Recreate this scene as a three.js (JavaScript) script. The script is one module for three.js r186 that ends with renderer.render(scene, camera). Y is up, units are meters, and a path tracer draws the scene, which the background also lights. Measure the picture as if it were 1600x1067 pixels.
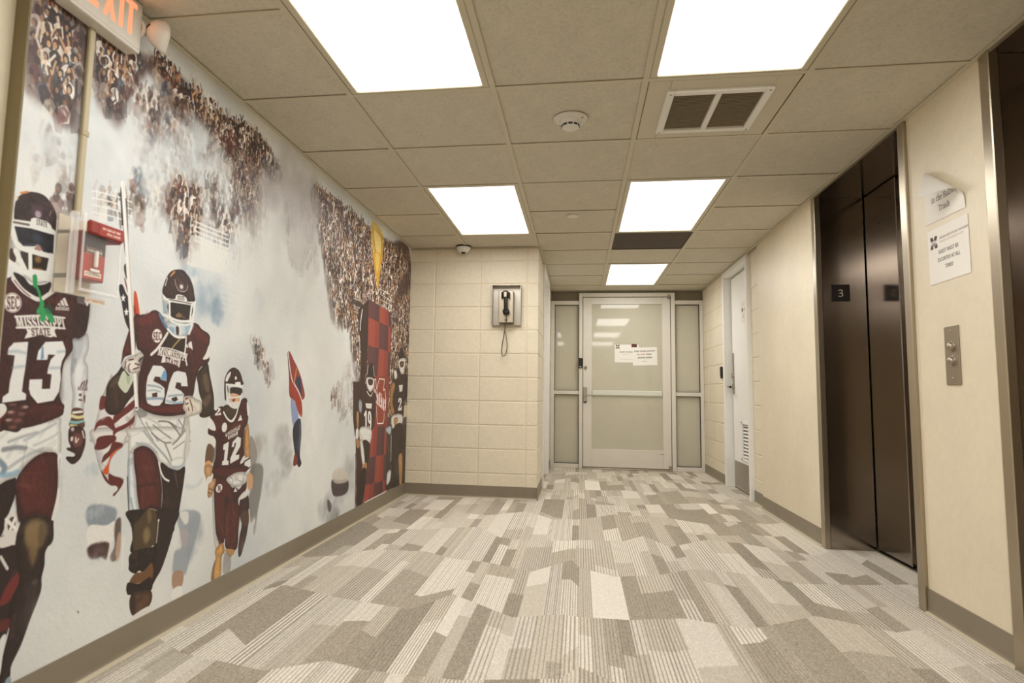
import * as THREE from 'three';
import { mergeGeometries } from 'three/addons/utils/BufferGeometryUtils.js';
import { RectAreaLightUniformsLib } from 'three/addons/lights/RectAreaLightUniformsLib.js';

// ---------------------------------------------------------------- camera, light, exposure
const scene = new THREE.Scene();
const renderer = new THREE.WebGLRenderer();
renderer.toneMapping = THREE.LinearToneMapping;
renderer.toneMappingExposure = 1.95;
renderer.shadowMap.enabled = true;
RectAreaLightUniformsLib.init();
scene.background = new THREE.Color(0x000000);

const FOCAL = 999.487, FRAME_W = 1600, FRAME_H = 1067;
const camera = new THREE.PerspectiveCamera(2 * Math.atan(FRAME_H / 2 / FOCAL) * 180 / Math.PI, FRAME_W / FRAME_H, 0.05, 50);
camera.rotation.order = 'YXZ';
camera.position.set(0, 0.8774, 0);
camera.rotation.set(0.098113, 0.150323, 0.017682);
camera.setViewOffset(FRAME_W, FRAME_H, 45.1, 19.7, FRAME_W, FRAME_H);   // the lens centre sits a little left of and above the frame centre

camera.focus = 4.8; camera.userData.fStop = 3.2;

const PANEL_RADIANCE = 3.1;                    // ceiling panels, the only lamps of the lobby besides the exit sign
const PANEL_COLOR = new THREE.Color(1.0, 0.98, 0.945);

// ---------------------------------------------------------------- measures (metres)
const H = 2.114;                               // ceiling height
const XL = -1.467, XR = 1.435;                 // mural wall, elevator wall
const ZP = -5.378, ZD = -7.796, XC = -0.344;   // telephone wall, glass door wall, corridor's left wall
const ZM = -1.433, XN = -1.51;                 // near end of the mural wall, the wall set back behind it
const ZB = 2.6;                                // wall behind the camera
const GX = -0.9634, GZ = -1.8778, G = 0.61;    // ceiling grid
const col = (k) => GX + G * k, row = (k) => GZ - G * k;

// ---------------------------------------------------------------- helpers
function rng(seed) { let s = seed >>> 0; return () => { s = (s + 0x6d2b79f5) | 0; let t = Math.imul(s ^ (s >>> 15), 1 | s); t = (t + Math.imul(t ^ (t >>> 7), 61 | t)) ^ t; return ((t ^ (t >>> 14)) >>> 0) / 4294967296; }; }
const taken = new Map();
function numbered(name) { const n = taken.get(name) ?? 0; taken.set(name, n + 1); return n ? name + '_' + String(n).padStart(3, '0') : name; }
function finish(o) { o.traverse((m) => { if (m.isMesh) { m.castShadow = true; m.receiveShadow = true; } }); return o; }
function part(name, geometry, material, parent) { const m = new THREE.Mesh(geometry, material); m.name = name; m.castShadow = m.receiveShadow = true; parent.add(m); return m; }
function thing(name, label, category, pos = [0, 0, 0], turn = 0, group) {
  const o = new THREE.Group(); o.name = numbered(name); o.position.set(...pos); o.rotation.y = turn; scene.add(o);
  o.userData = { label, category }; if (group) o.userData.group = group; return o;
}
function struct(name, pos = [0, 0, 0], turn = 0) { const o = new THREE.Group(); o.name = name; o.position.set(...pos); o.rotation.y = turn; o.userData = { kind: 'structure' }; scene.add(o); return o; }
function slab(name, geometry, material) { const m = part(name, geometry, material, scene); m.userData = { kind: 'structure' }; return m; }
function single(name, geometry, material, label, category, pos, turn = 0, group) { const m = part(numbered(name), geometry, material, scene); m.position.set(...pos); m.rotation.y = turn; m.userData = { label, category }; if (group) m.userData.group = group; return m; }

// uv in metres, taken from the face each triangle looks out of
function metric(g, ou = 0, ov = 0) {
  g = g.index ? g.toNonIndexed() : g;
  const p = g.attributes.position, n = g.attributes.normal, uv = new Float32Array(p.count * 2);
  for (let i = 0; i < p.count; i++) {
    const ax = Math.abs(n.getX(i)), ay = Math.abs(n.getY(i)), az = Math.abs(n.getZ(i));
    let u, v;
    if (ay >= ax && ay >= az) { u = p.getX(i); v = -p.getZ(i); } else if (ax >= az) { u = p.getZ(i); v = p.getY(i); } else { u = p.getX(i); v = p.getY(i); }
    uv[i * 2] = u + ou; uv[i * 2 + 1] = v + ov;
  }
  g.setAttribute('uv', new THREE.BufferAttribute(uv, 2));
  return g;
}
// box between two corners
function bx(x0, x1, y0, y1, z0, z1) {
  const g = new THREE.BoxGeometry(Math.abs(x1 - x0), Math.abs(y1 - y0), Math.abs(z1 - z0));
  g.translate((x0 + x1) / 2, (y0 + y1) / 2, (z0 + z1) / 2); return metric(g);
}
// box with every edge chamfered by c (44 triangles)
function cb(x0, x1, y0, y1, z0, z1, c = 0.002) {
  const w = Math.abs(x1 - x0) / 2, h = Math.abs(y1 - y0) / 2, d = Math.abs(z1 - z0) / 2; c = Math.min(c, w * 0.9, h * 0.9, d * 0.9);
  const P = [], quad = (a, b, e, f) => P.push(...a, ...b, ...e, ...a, ...e, ...f), s = [w, h, d];
  const V = (ax, sg, o) => { const v = [0, 0, 0]; v[ax] = sg[ax] * s[ax]; for (const k of o) v[k] = sg[k] * (s[k] - c); return v; };
  const put = (pts, nrm) => {           // orient outward
    const [a, b, e] = pts, u = [0, 1, 2].map((i) => b[i] - a[i]), q = [0, 1, 2].map((i) => e[i] - a[i]);
    const cr = [u[1] * q[2] - u[2] * q[1], u[2] * q[0] - u[0] * q[2], u[0] * q[1] - u[1] * q[0]];
    if (cr[0] * nrm[0] + cr[1] * nrm[1] + cr[2] * nrm[2] < 0) pts = pts.slice().reverse();
    if (pts.length === 4) quad(...pts); else P.push(...pts[0], ...pts[1], ...pts[2]);
  };
  for (let a = 0; a < 3; a++) { const b = (a + 1) % 3, e = (a + 2) % 3;
    for (const sa of [-1, 1]) { const n = [0, 0, 0]; n[a] = sa; put([[-1, -1], [1, -1], [1, 1], [-1, 1]].map(([p, q]) => { const sg = [0, 0, 0]; sg[a] = sa; sg[b] = p; sg[e] = q; return V(a, sg, [b, e]); }), n); }
    for (const sa of [-1, 1]) for (const sb of [-1, 1]) { const n = [0, 0, 0]; n[a] = sa; n[b] = sb;
      const mk = (ax, se) => { const sg = [0, 0, 0]; sg[a] = sa; sg[b] = sb; sg[e] = se; return V(ax, sg, [0, 1, 2].filter((k) => k !== ax)); };
      put([mk(a, -1), mk(a, 1), mk(b, 1), mk(b, -1)], n); }
  }
  for (const x of [-1, 1]) for (const y of [-1, 1]) for (const z of [-1, 1]) { const sg = [x, y, z]; put([V(0, sg, [1, 2]), V(1, sg, [0, 2]), V(2, sg, [0, 1])], sg); }
  const g = new THREE.BufferGeometry(); g.setAttribute('position', new THREE.BufferAttribute(new Float32Array(P), 3)); g.computeVertexNormals();
  g.translate((x0 + x1) / 2, (y0 + y1) / 2, (z0 + z1) / 2); return metric(g);
}
const merge = (list) => mergeGeometries(list.map((g) => { g = g.index ? g.toNonIndexed() : g; for (const k of Object.keys(g.attributes)) if (!['position', 'normal', 'uv'].includes(k)) g.deleteAttribute(k); return g; }));
const lathe = (pts, seg = 32) => new THREE.LatheGeometry(pts.map(([r, y]) => new THREE.Vector2(r, y)), seg);
const cyl = (r, h, seg = 24, r2 = r) => new THREE.CylinderGeometry(r2, r, h, seg);
function tube(pts, r, seg = 40, rad = 10) { return new THREE.TubeGeometry(new THREE.CatmullRomCurve3(pts.map((p) => new THREE.Vector3(...p))), seg, r, rad); }

// ---------------------------------------------------------------- procedural textures
function noise2(N, seed, cells) {               // tileable value noise
  const r = rng(seed), g = new Float32Array(cells * cells).map(() => r()), out = new Float32Array(N * N);
  for (let y = 0; y < N; y++) for (let x = 0; x < N; x++) {
    const fx = x / N * cells, fy = y / N * cells, ix = Math.floor(fx), iy = Math.floor(fy); let a = fx - ix, b = fy - iy; a = a * a * (3 - 2 * a); b = b * b * (3 - 2 * b);
    const X = (ix + 1) % cells, Y = (iy + 1) % cells;
    out[y * N + x] = (g[iy * cells + ix] * (1 - a) + g[iy * cells + X] * a) * (1 - b) + (g[Y * cells + ix] * (1 - a) + g[Y * cells + X] * a) * b;
  } return out;
}
function fbm(N, seed, c0, oct) { const out = new Float32Array(N * N); let amp = 0.5, tot = 0; for (let o = 0; o < oct; o++) { const n = noise2(N, seed + o * 17, c0 << o); for (let i = 0; i < out.length; i++) out[i] += n[i] * amp; tot += amp; amp *= 0.55; } for (let i = 0; i < out.length; i++) out[i] /= tot; return out; }
function dataTex(N, f, size, srgb) {           // f(i) -> [r,g,b] 0..255
  const d = new Uint8Array(N * N * 4); for (let i = 0; i < N * N; i++) { const c = f(i); d[i * 4] = c[0]; d[i * 4 + 1] = c[1]; d[i * 4 + 2] = c[2]; d[i * 4 + 3] = 255; }
  const t = new THREE.DataTexture(d, N, N); t.wrapS = t.wrapT = THREE.RepeatWrapping; t.magFilter = THREE.LinearFilter; t.minFilter = THREE.LinearMipmapLinearFilter; t.generateMipmaps = true;
  t.repeat.set(1 / size, 1 / size); if (srgb) t.colorSpace = THREE.SRGBColorSpace; t.needsUpdate = true; return t;
}
const grey = (N, a, size) => dataTex(N, (i) => { const v = Math.max(0, Math.min(255, a[i] * 255)); return [v, v, v]; }, size);
const clamp8 = (v) => Math.max(0, Math.min(255, v));
function canvas(w, h) { const c = document.createElement('canvas'); c.width = w; c.height = h; return c; }
function canvasTex(c) { const t = new THREE.CanvasTexture(c); t.colorSpace = THREE.SRGBColorSpace; t.magFilter = THREE.LinearFilter; t.anisotropy = 8; return t; }

const std = (o) => new THREE.MeshStandardMaterial(o), phys = (o) => new THREE.MeshPhysicalMaterial(o);
const N = 512;
const nFine = fbm(N, 11, 48, 3), nMid = fbm(N, 23, 12, 4), nBig = fbm(N, 37, 4, 5);
const tint = (r, g, b, k, kb, size) => dataTex(N, (i) => { const v = 1 + (nFine[i] - 0.5) * k + (nBig[i] - 0.5) * kb; return [clamp8(r * v), clamp8(g * v), clamp8(b * v)]; }, size, true);
const M = {};
M.block = std({ map: tint(227, 216, 193, 0.05, 0.06, 0.9), bumpMap: grey(N, nFine.map((v, i) => v * 0.6 + nMid[i] * 0.4), 0.35), bumpScale: 0.0016, roughness: 0.5 });
M.joint = std({ map: tint(224, 212, 188, 0.05, 0.05, 0.9), roughness: 0.55 });
M.plaster = std({ map: tint(227, 215, 191, 0.03, 0.07, 1.3), bumpMap: grey(N, nMid.map((v, i) => v * 0.7 + nFine[i] * 0.3), 0.8), bumpScale: 0.0022, roughness: 0.45 });
M.olive = std({ map: tint(134, 121, 88, 0.04, 0.05, 0.7), roughness: 0.5 });
M.base = std({ map: tint(132, 122, 104, 0.04, 0.06, 0.6), roughness: 0.42 });
M.toeHighlight = std({ map: tint(186, 174, 148, 0.05, 0.05, 0.5), roughness: 0.5 });
M.tile = std({ map: dataTex(N, (i) => { const f = nFine[i], m = nMid[i]; let v = 1 + (f - 0.5) * 0.09 + (m - 0.5) * 0.03 + (nBig[i] - 0.5) * 0.05; if (f < 0.25) v -= 0.04; return [clamp8(202 * v), clamp8(195 * v), clamp8(177 * v)]; }, 0.42, true), bumpMap: grey(N, nFine, 0.3), bumpScale: 0.0004, roughness: 0.95 });
M.grid = std({ color: 0xc9c0a9, roughness: 0.5 });
M.white = std({ color: 0xe6e3dc, roughness: 0.4 });
M.doorWhite = std({ map: tint(240, 238, 233, 0.02, 0.03, 0.8), roughness: 0.38 });
M.alu = std({ map: tint(222, 216, 205, 0.03, 0.04, 0.6), roughness: 0.4 });
M.plastic = std({ color: 0xdcd8cf, roughness: 0.45 });
M.black = std({ color: 0x17130f, roughness: 0.4 });
M.rubber = std({ color: 0x2a2420, roughness: 0.7 });
M.film = phys({ map: tint(196, 191, 172, 0.02, 0.05, 1.1), roughness: 0.65, clearcoat: 1, clearcoatRoughness: 0.04 });
M.steel = std({ color: 0xb5aa98, metalness: 1, roughness: 0.34 });
M.steelDark = phys({ color: new THREE.Color(0.33, 0.288, 0.25), metalness: 1, roughness: 0.15 });
M.steelDull = std({ color: 0xaca69b, metalness: 1, roughness: 0.36 });
M.brass = std({ color: 0x8f8672, metalness: 1, roughness: 0.4 });
M.dark = std({ color: 0x4b4039, roughness: 0.8 });
M.glass = phys({ color: 0xf4f4f0, transmission: 1, thickness: 0, roughness: 0.06, ior: 1.49 });
M.clear = phys({ color: 0xffffff, transparent: true, opacity: 0.05, roughness: 0.07 });
M.clearEdge = phys({ color: 0xffffff, transparent: true, opacity: 0.32, roughness: 0.12 });  // bright edges of the clear cover, put in as a whitish tint
M.diffuser = std({ color: 0xffffff, emissive: 0xfffdf8, emissiveIntensity: 1.25, roughness: 0.6 });
M.red = std({ color: 0x8c2618, roughness: 0.35 });

// carpet: woven stripes in skewed patches, dye only
function carpetTexture(P, SZ) {
  const c = canvas(P, P), x = c.getContext('2d'), r = rng(4242), s = P / SZ, img = x.createImageData(P, P), d = img.data;
  const nR = 5, L = SZ / nR, rows = [];
  for (let k = 0; k < nR; k++) {
    const nodes = []; let u = 0; while (u < SZ) { nodes.push([u, (r() - 0.5) * 0.34]); u += 0.1 + r() * 0.26; } nodes.push([SZ, nodes[0][1]]);
    const cells = []; u = 0; while (u < SZ) { const w = 0.045 + r() * r() * 0.17; const t = r(), b = t < 0.46 ? 0 : t < 0.79 ? 1 : 2; cells.push({ u0: u, u1: u + w, b, v: (r() - 0.5) * 0.1, st: r() < 0.9 ? 0.0085 + r() * 0.008 : 0, ph: r(), sw: 0.22 + r() * 0.16, sd: 0.35 + r() * 0.4, ll: r() < 0.3, split: r() < 0.75 ? 0.22 + r() * 0.6 : 2, sk: (r() - 0.5) * 2.4, b2: (b + 1 + Math.floor(r() * 2)) % 3 }); u += w; }
    rows.push({ nodes, cells });
  }
  const TONE = [[234, 226, 212], [213, 204, 188], [172, 162, 145]], LINE = [126, 114, 97];
  const bound = (k, u) => { const n = rows[((k % nR) + nR) % nR].nodes; let i = 0; while (i < n.length - 2 && n[i + 1][0] < u) i++; const f = (u - n[i][0]) / (n[i + 1][0] - n[i][0]); return k * L + n[i][1] * (1 - f) + n[i + 1][1] * f; };
  const hash = rng(99), spk = new Float32Array(P * P).map(() => hash());
  for (let px = 0; px < P; px++) {
    const u = (px + 0.5) / s, bs = []; for (let k = -1; k <= nR + 1; k++) bs.push(bound(k, u));
    const cellAt = rows.map((q) => q.cells.findIndex((e) => u >= e.u0 && u < e.u1));
    let k = 0;
    for (let py = 0; py < P; py++) {
      const v = (py + 0.5) / s; while (k < bs.length - 2 && v >= bs[k + 1]) k++;
      const kr = ((k - 1) % nR + nR) % nR, e = rows[kr].cells[Math.max(0, cellAt[kr])], f = (v - bs[k]) / (bs[k + 1] - bs[k]);
      const b = f + e.sk * (u - e.u0) > e.split ? e.b2 : e.b; let c3 = TONE[b].slice();
      if (e.st) { const q = ((u - e.u0) / e.st + e.ph) % 1; if (q < e.sw) for (let i = 0; i < 3; i++) c3[i] += (LINE[i] - c3[i]) * e.sd * (b === 2 ? 0.55 : 1) * (0.75 + 0.5 * spk[(py >> 1) * P + px]); else if (e.ll && b === 2) for (let i = 0; i < 3; i++) c3[i] += (TONE[1][i] - c3[i]) * 0.4; }
      const loop = spk[py * P + px] - 0.5, loop2 = spk[((py >> 1) * P + (px >> 1))] - 0.5, g = 1 + e.v + (loop * 0.16 + loop2 * 0.2) * (b === 2 ? 1.5 : 0.8) + Math.sin(py * 1.7) * 0.02;
      const o = (py * P + px) * 4; d[o] = clamp8(c3[0] * g); d[o + 1] = clamp8(c3[1] * g); d[o + 2] = clamp8(c3[2] * g); d[o + 3] = 255;
    }
  }
  x.putImageData(img, 0, 0);
  const t = canvasTex(c); t.wrapS = t.wrapT = THREE.RepeatWrapping; t.repeat.set(1 / SZ, 1 / SZ); return t;
}
M.carpet = std({ map: carpetTexture(2048, 3.4), bumpMap: grey(N, nFine, 0.06), bumpScale: 0.002, roughness: 0.95 });

// ---------------------------------------------------------------- large structure
slab('floor', bx(-1.75, 2.6, -0.12, 0, ZD - 0.4, ZB + 0.15), M.carpet);
const LITE = 'lit';
const lightCells = [[0, -1], [2, -1], [0, 3], [2, 3], [2, 7], [0, -5], [2, -5]];   // column, first row; each is two rows deep
const ceiling = struct('ceiling');
part('deck', bx(-1.75, 2.6, H + 0.16, H + 0.28, ZD - 0.4, ZB + 0.15), M.joint, ceiling);
{
  const geo = new Map(), R = rng(5);
  const tileGeo = (w, d) => { const key = w.toFixed(3) + d.toFixed(3); if (!geo.has(key)) geo.set(key, [0, 1, 2].map((i) => metric(bx(-w / 2, w / 2, 0, 0.016, -d / 2, d / 2), i * 0.17, i * 0.23))); return geo.get(key)[Math.floor(R() * 3)]; };
  const teeGeo = new Map(), tee = (w, d) => { const key = w.toFixed(3) + '/' + d.toFixed(3); if (!teeGeo.has(key)) teeGeo.set(key, merge([bx(-w / 2, w / 2, 0, 0.0025, -d / 2, d / 2), w < d ? bx(-0.003, 0.003, 0.0025, 0.034, -d / 2, d / 2) : bx(-w / 2, w / 2, 0.0025, 0.034, -0.003, 0.003)])); return teeGeo.get(key); };
  const xs = [XN, col(0), col(1), col(2), col(3), XR], K0 = -7, K1 = 10;
  const zOf = (k) => k > 9 ? ZD : k < -7 ? ZB : row(k);
  const lit = (c, k) => lightCells.some(([a, b]) => a === c - 1 && (k === b || k === b + 1));
  for (let k = K0 - 1; k < K1; k++) for (let c = 0; c < 5; c++) {
    let x0 = xs[c], x1 = xs[c + 1], z0 = zOf(k), z1 = zOf(k + 1);
    if (c === 0 && z1 < ZM) x0 = XL;
    if (c <= 1) { if (z0 <= ZP + 0.05) continue; if (z1 < ZP) z1 = ZP; }
    if (c === 2 && z1 < ZP) x0 = Math.max(x0, XC);
    const special = (c === 3 && k === 1) || (c === 3 && k === 5);
    if (!lit(c, k) && !special) { const w = x1 - x0 - 0.008, d = Math.abs(z1 - z0) - 0.008, m = part('ceiling_tile', tileGeo(w, d), M.tile, ceiling); m.position.set((x0 + x1) / 2, H + 0.0045 + R() * 0.002, (z0 + z1) / 2); }
    if (k >= K0 && !(lit(c, k) && lit(c, k - 1) && lightCells.some(([a, b]) => a === c - 1 && k === b + 1))) { const t = part('cross_tee', tee(x1 - x0, 0.024), M.grid, ceiling); t.position.set((x0 + x1) / 2, H + 0.0005, z0); }
  }
  for (let i = 0; i < 4; i++) { const zEnd = i < 2 ? ZP : ZD, t = part('main_tee', tee(0.024, ZB - zEnd), M.grid, ceiling); t.position.set(col(i), H, (ZB + zEnd) / 2); }
  const ang = (x0, x1, z0, z1) => part('wall_angle', bx(x0, x1, H - 0.0012, H + 0.0018, z0, z1), M.grid, ceiling);
  ang(XL, XL + 0.022, ZM, ZP); ang(XN, XN + 0.022, ZB, ZM); ang(XR - 0.022, XR, ZB, ZD); ang(XL, XC + 0.022, ZP + 0.022, ZP); ang(XC, XC + 0.022, ZP, ZD); ang(XC, XR, ZD + 0.022, ZD);
}

// a wall of painted concrete blocks: slab behind, every block a piece of its own, standing proud of the tooled joints
function blockWall(g, u0, u1, first, height, front, placeGeo) {   // blocks run along local x, faces look along +z
  const cuts = [u0]; for (let u = first; u < u1 - 0.02; u += 0.4) if (u > u0 + 0.02) cuts.push(u); cuts.push(u1);
  const R = rng(Math.floor(Math.abs(u0 * 977 + u1 * 131) * 10) + 3), J = 0.0045, cache = new Map();
  for (let i = 0; i < cuts.length - 1; i++) for (let y = 0; y < height - 0.01; y += 0.2) {
    const a = cuts[i] + (i ? J : 0), b = cuts[i + 1] - (i < cuts.length - 2 ? J : 0), y1 = Math.min(height, y + 0.2) - J, w = b - a, h = y1 - y - J, key = w.toFixed(3) + h.toFixed(3);
    if (!cache.has(key)) cache.set(key, [0, 1, 2].map((q) => metric(cb(-w / 2, w / 2, -h / 2, h / 2, -0.02, 0, 0.0035), q * 0.31, q * 0.19)));
    const m = part('block', cache.get(key)[Math.floor(R() * 3)], M.block, g); m.position.set((a + b) / 2, (y + J + y1) / 2, front - R() * 0.0012); m.rotation.set((R() - 0.5) * 0.003, (R() - 0.5) * 0.003, 0);
  }
}
// telephone wall and its return along the corridor
{
  const w = struct('wall_back');
  part('backing', bx(XL - 0.12, XC - 0.006, 0, H + 0.16, ZP - 0.2, ZP - 0.005), M.joint, w);
  const f = new THREE.Group(); 
  blockWall(w, XL, XC, -1.243, H, ZP, 0);
}
{
  const w = struct('wall_corridor', [XC, 0, 0], Math.PI / 2);      // local x = -z, local z = +x
  part('backing', merge([bx(-ZP + 0.004, 6.06, 0, H + 0.16, -0.16, -0.005), bx(7.08, -ZD + 0.2, 0, H + 0.16, -0.16, -0.005), bx(6.06, 7.08, 2.1, H + 0.16, -0.16, -0.005)]), M.joint, w);
  blockWall(w, -ZP, 6.06, 5.78, H, 0, 0); blockWall(w, 7.08, -ZD, 7.38, H, 0, 0);
}
{
  const w = struct('wall_left');
  part('backing', bx(XL - 0.15, XL - 0.002, 0, H + 0.16, ZP - 0.2, ZM + 0.0), M.plaster, w);
  part('end_return', bx(XN - 0.02, XL - 0.001, 0, H + 0.16, ZM, ZM + 0.004), M.olive, w);  // return face turned from the lamps, its shade painted in as olive
  part('near_face', bx(XN - 0.15, XN, 0, H + 0.16, ZM - 0.02, ZB + 0.15), M.plaster, w);
}
slab('wall_rear', bx(XN - 0.15, 2.5, 0, H + 0.16, ZB, ZB + 0.15), M.plaster);
{
  const w = struct('wall_right', [XR, 0, 0], -Math.PI / 2);        // local x = +z, local z = -x
  part('backing', merge([bx(ZD - 0.2, -6.70, 0, H + 0.16, -0.2, -0.005), bx(-6.70, -5.74, 2.1, H + 0.16, -0.2, -0.005), bx(-5.74, -5.43, 0, H + 0.16, -0.2, -0.025)]), M.joint, w);
  blockWall(w, ZD, -6.70, -7.52, H, 0, 0); blockWall(w, -5.74, -5.43, -5.7, H, -0.02, 0);
}
slab('wall_closet_unseen', merge([bx(XR + 0.62, XR + 0.7, 0, 2.2, -6.95, -5.45), bx(XR + 0.2, XR + 0.62, 0, 2.2, -6.95, -6.88), bx(XR + 0.2, XR + 0.62, 0, 2.2, -5.53, -5.45), bx(XR + 0.2, XR + 0.62, 2.12, 2.2, -6.88, -5.53)]), M.plaster);  // unseen plaster shell closing off the space behind the louvered door
[[-5.43, -4.172, 0], [-2.973, -2.467, 0], [-1.258, ZB + 0.15, 0], [-4.15, -2.995, H - 0.003], [-2.445, -1.28, H - 0.003]].forEach(([a, b, y], i) => { const m = slab('wall_right_' + (i + 2), cb(a, b, y, H + 0.16, -0.3, 0, 0.005), M.plaster); m.position.x = XR; m.rotation.y = -Math.PI / 2; });
{
  const w = struct('wall_end', [0, 0, ZD]);
  part('header', bx(XC - 0.1, XR + 0.1, 1.995, H + 0.16, -0.2, -0.045), M.joint, w);
  part('backing', bx(XC - 0.1, XR + 0.1, 0, 2.0, -0.22, -0.14), M.base, w);
}
[[-4.173, -4.151], [-2.994, -2.972], [-2.468, -2.446], [-1.279, -1.257]].forEach(([a, b], i) => { const m = slab('trim_' + (i + 2), bx(a, b, 0, H, -0.06, -0.001), M.plaster); m.position.x = XR; m.rotation.y = -Math.PI / 2; });  // narrow plaster strips of the wall itself, filling its ends beside the elevators
// cove baseboard: thin sheet curling out on the carpet, with a paler strip as painted highlight
function baseGeo(len) {
  const s = new THREE.Shape(); s.moveTo(0, 0.1); s.lineTo(0.0028, 0.0995); s.lineTo(0.0032, 0.02); s.quadraticCurveTo(0.0045, 0.006, 0.014, 0.0035); s.lineTo(0.0165, 0.0005); s.lineTo(0, 0.0005); s.lineTo(0, 0.1);
  const g = new THREE.ExtrudeGeometry(s, { depth: len, bevelEnabled: false, curveSegments: 5 }); return metric(g);   // profile in x (out), runs along +z
}
function toeHighlightGeo(len) { const s = new THREE.Shape(); s.moveTo(0.0075, 0.0078); s.quadraticCurveTo(0.011, 0.0052, 0.0148, 0.0042); s.lineTo(0.0185, 0.0004); s.lineTo(0.0175, 0.0002); s.lineTo(0.008, 0.0048); return metric(new THREE.ExtrudeGeometry(s, { depth: len, bevelEnabled: false })); }
function baseboard(name, runs) { const g = struct(name); for (const [x, z, len, turn] of runs) { const b = part('cove_strip', baseGeo(len), M.base, g); b.position.set(x, 0, z); b.rotation.y = turn; const t = part('cove_toe_highlight', toeHighlightGeo(len), M.toeHighlight, g); t.position.set(x, 0, z); t.rotation.y = turn; } return g; }
baseboard('baseboard_left', [[XL + 0.002, ZP, ZM - ZP, 0]]);
baseboard('baseboard_back', [[XC + 0.004, ZP, XC - XL, -Math.PI / 2]]);
baseboard('baseboard_corridor', [[XC, -6.04, 6.04 + ZP + 0.018, 0], [XC, ZD, 7.796 - 7.1, 0]]);
baseboard('baseboard_right', [[XR, -6.70, -ZD - 6.70, Math.PI], [XR + 0.02, -5.43, 0.31, Math.PI], [XR, -4.15, 1.28, Math.PI], [XR, -2.44, 0.555, Math.PI], [XR, ZB, ZB + 1.28, Math.PI]]);

// ---------------------------------------------------------------- glass door wall
{
  const P = (name, g, m, parent) => part(name, g, m, parent);
  const d = struct('door_1', [0, 0, ZD]);
  const fr = (a, b, y0, y1, z0 = -0.05, z1 = 0.045) => cb(a, b, y0, y1, z0, z1, 0.003);
  P('frame', merge([fr(-0.006, 0.036, 0, 2.088), fr(1.068, 1.114, 0, 2.088), fr(0.036, 1.068, 2.042, 2.088)]), M.alu, d);
  P('threshold', cb(0.036, 1.068, 0, 0.014, -0.05, 0.06, 0.004), M.steel, d);
  const leaf = P('door_leaf', merge([cb(0.042, 0.146, 0.02, 2.036, -0.02, 0.024, 0.003), cb(0.968, 1.062, 0.02, 2.036, -0.02, 0.024, 0.003), cb(0.146, 0.968, 1.952, 2.036, -0.02, 0.024, 0.003), cb(0.146, 0.968, 0.02, 0.23, -0.02, 0.024, 0.003)]), M.alu, d);
  P('pane', bx(0.146, 0.968, 0.23, 1.952, -0.004, 0.004), M.film, leaf);
  P('push_bar', merge([cb(0.15, 0.964, 0.862, 0.922, 0.008, 0.03, 0.006), cb(0.15, 0.964, 0.852, 0.862, 0.006, 0.016, 0.002)]), std({ color: 0xd9dbce, roughness: 0.45 }), leaf);
  const lev = P('lock_plate', cb(0.046, 0.09, 0.784, 0.955, 0.024, 0.036, 0.003), M.steelDull, leaf);
  P('lever', merge([cyl(0.014, 0.05, 16).rotateX(Math.PI / 2).translate(0.066, 0.86, 0.06), tube([[0.066, 0.86, 0.08], [0.11, 0.86, 0.084], [0.18, 0.866, 0.082]], 0.009, 20)].map((g) => g)), M.steelDull, lev);
  P('thumb_latch', cb(0.05, 0.086, 0.77, 0.784, 0.024, 0.034, 0.002), M.rubber, lev);
  P('cylinder_lock', cyl(0.019, 0.014, 20).rotateX(Math.PI / 2).translate(0.073, 1.188, 0.03), M.brass, leaf);
  P('pivot', merge([cb(1.03, 1.058, 2.012, 2.062, 0.02, 0.05, 0.004), cb(1.03, 1.064, 0.006, 0.06, 0.02, 0.05, 0.004)]), M.steelDull, d);
  P('maker_plate', cb(0.93, 0.975, 0.186, 0.194, 0.024, 0.026, 0.001), M.steelDull, leaf);
  for (const [n, a, b] of [['window_1', XC, -0.006], ['window_2', 1.114, XR]]) {
    const w = struct(n, [0, 0, ZD]); const e = n === 'window_1' ? 0.045 : 0.04, a1 = n === 'window_1' ? a + e : a, b1 = n === 'window_1' ? b : b - e;
    P('frame', merge([n === 'window_1' ? fr(a, a1, 0, 1.996, -0.05, 0.03) : fr(b1, b, 0, 1.996, -0.05, 0.03), fr(a1, b1, 1.948, 1.996, -0.05, 0.03), fr(a1, b1, 0.866, 0.912, -0.05, 0.03), fr(a1, b1, 0, 0.052, -0.05, 0.03)]), M.alu, w);
    P('glazing_bead', merge([[0.912, 1.948], [0.052, 0.866]].flatMap(([y0, y1]) => [bx(a1, a1 + 0.006, y0, y1, -0.01, 0.018), bx(b1 - 0.006, b1, y0, y1, -0.01, 0.018), bx(a1, b1, y1 - 0.006, y1, -0.01, 0.018), bx(a1, b1, y0, y0 + 0.006, -0.01, 0.018)])), M.rubber, w);
    P('pane', bx(a1, b1, 0.912, 1.948, -0.016, -0.01), M.film, w); P('pane', bx(a1, b1, 0.052, 0.866, -0.016, -0.01), M.film, w);
  }
  slab('trim_1', merge([bx(XC, -0.006, 2.0, H, -0.05, -0.02).translate(0, 0, ZD), bx(1.114, XR, 2.0, H, -0.05, -0.02).translate(0, 0, ZD)]), M.base);  // strips above the sidelights; their shadow is put in as baseboard brown
}
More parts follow.
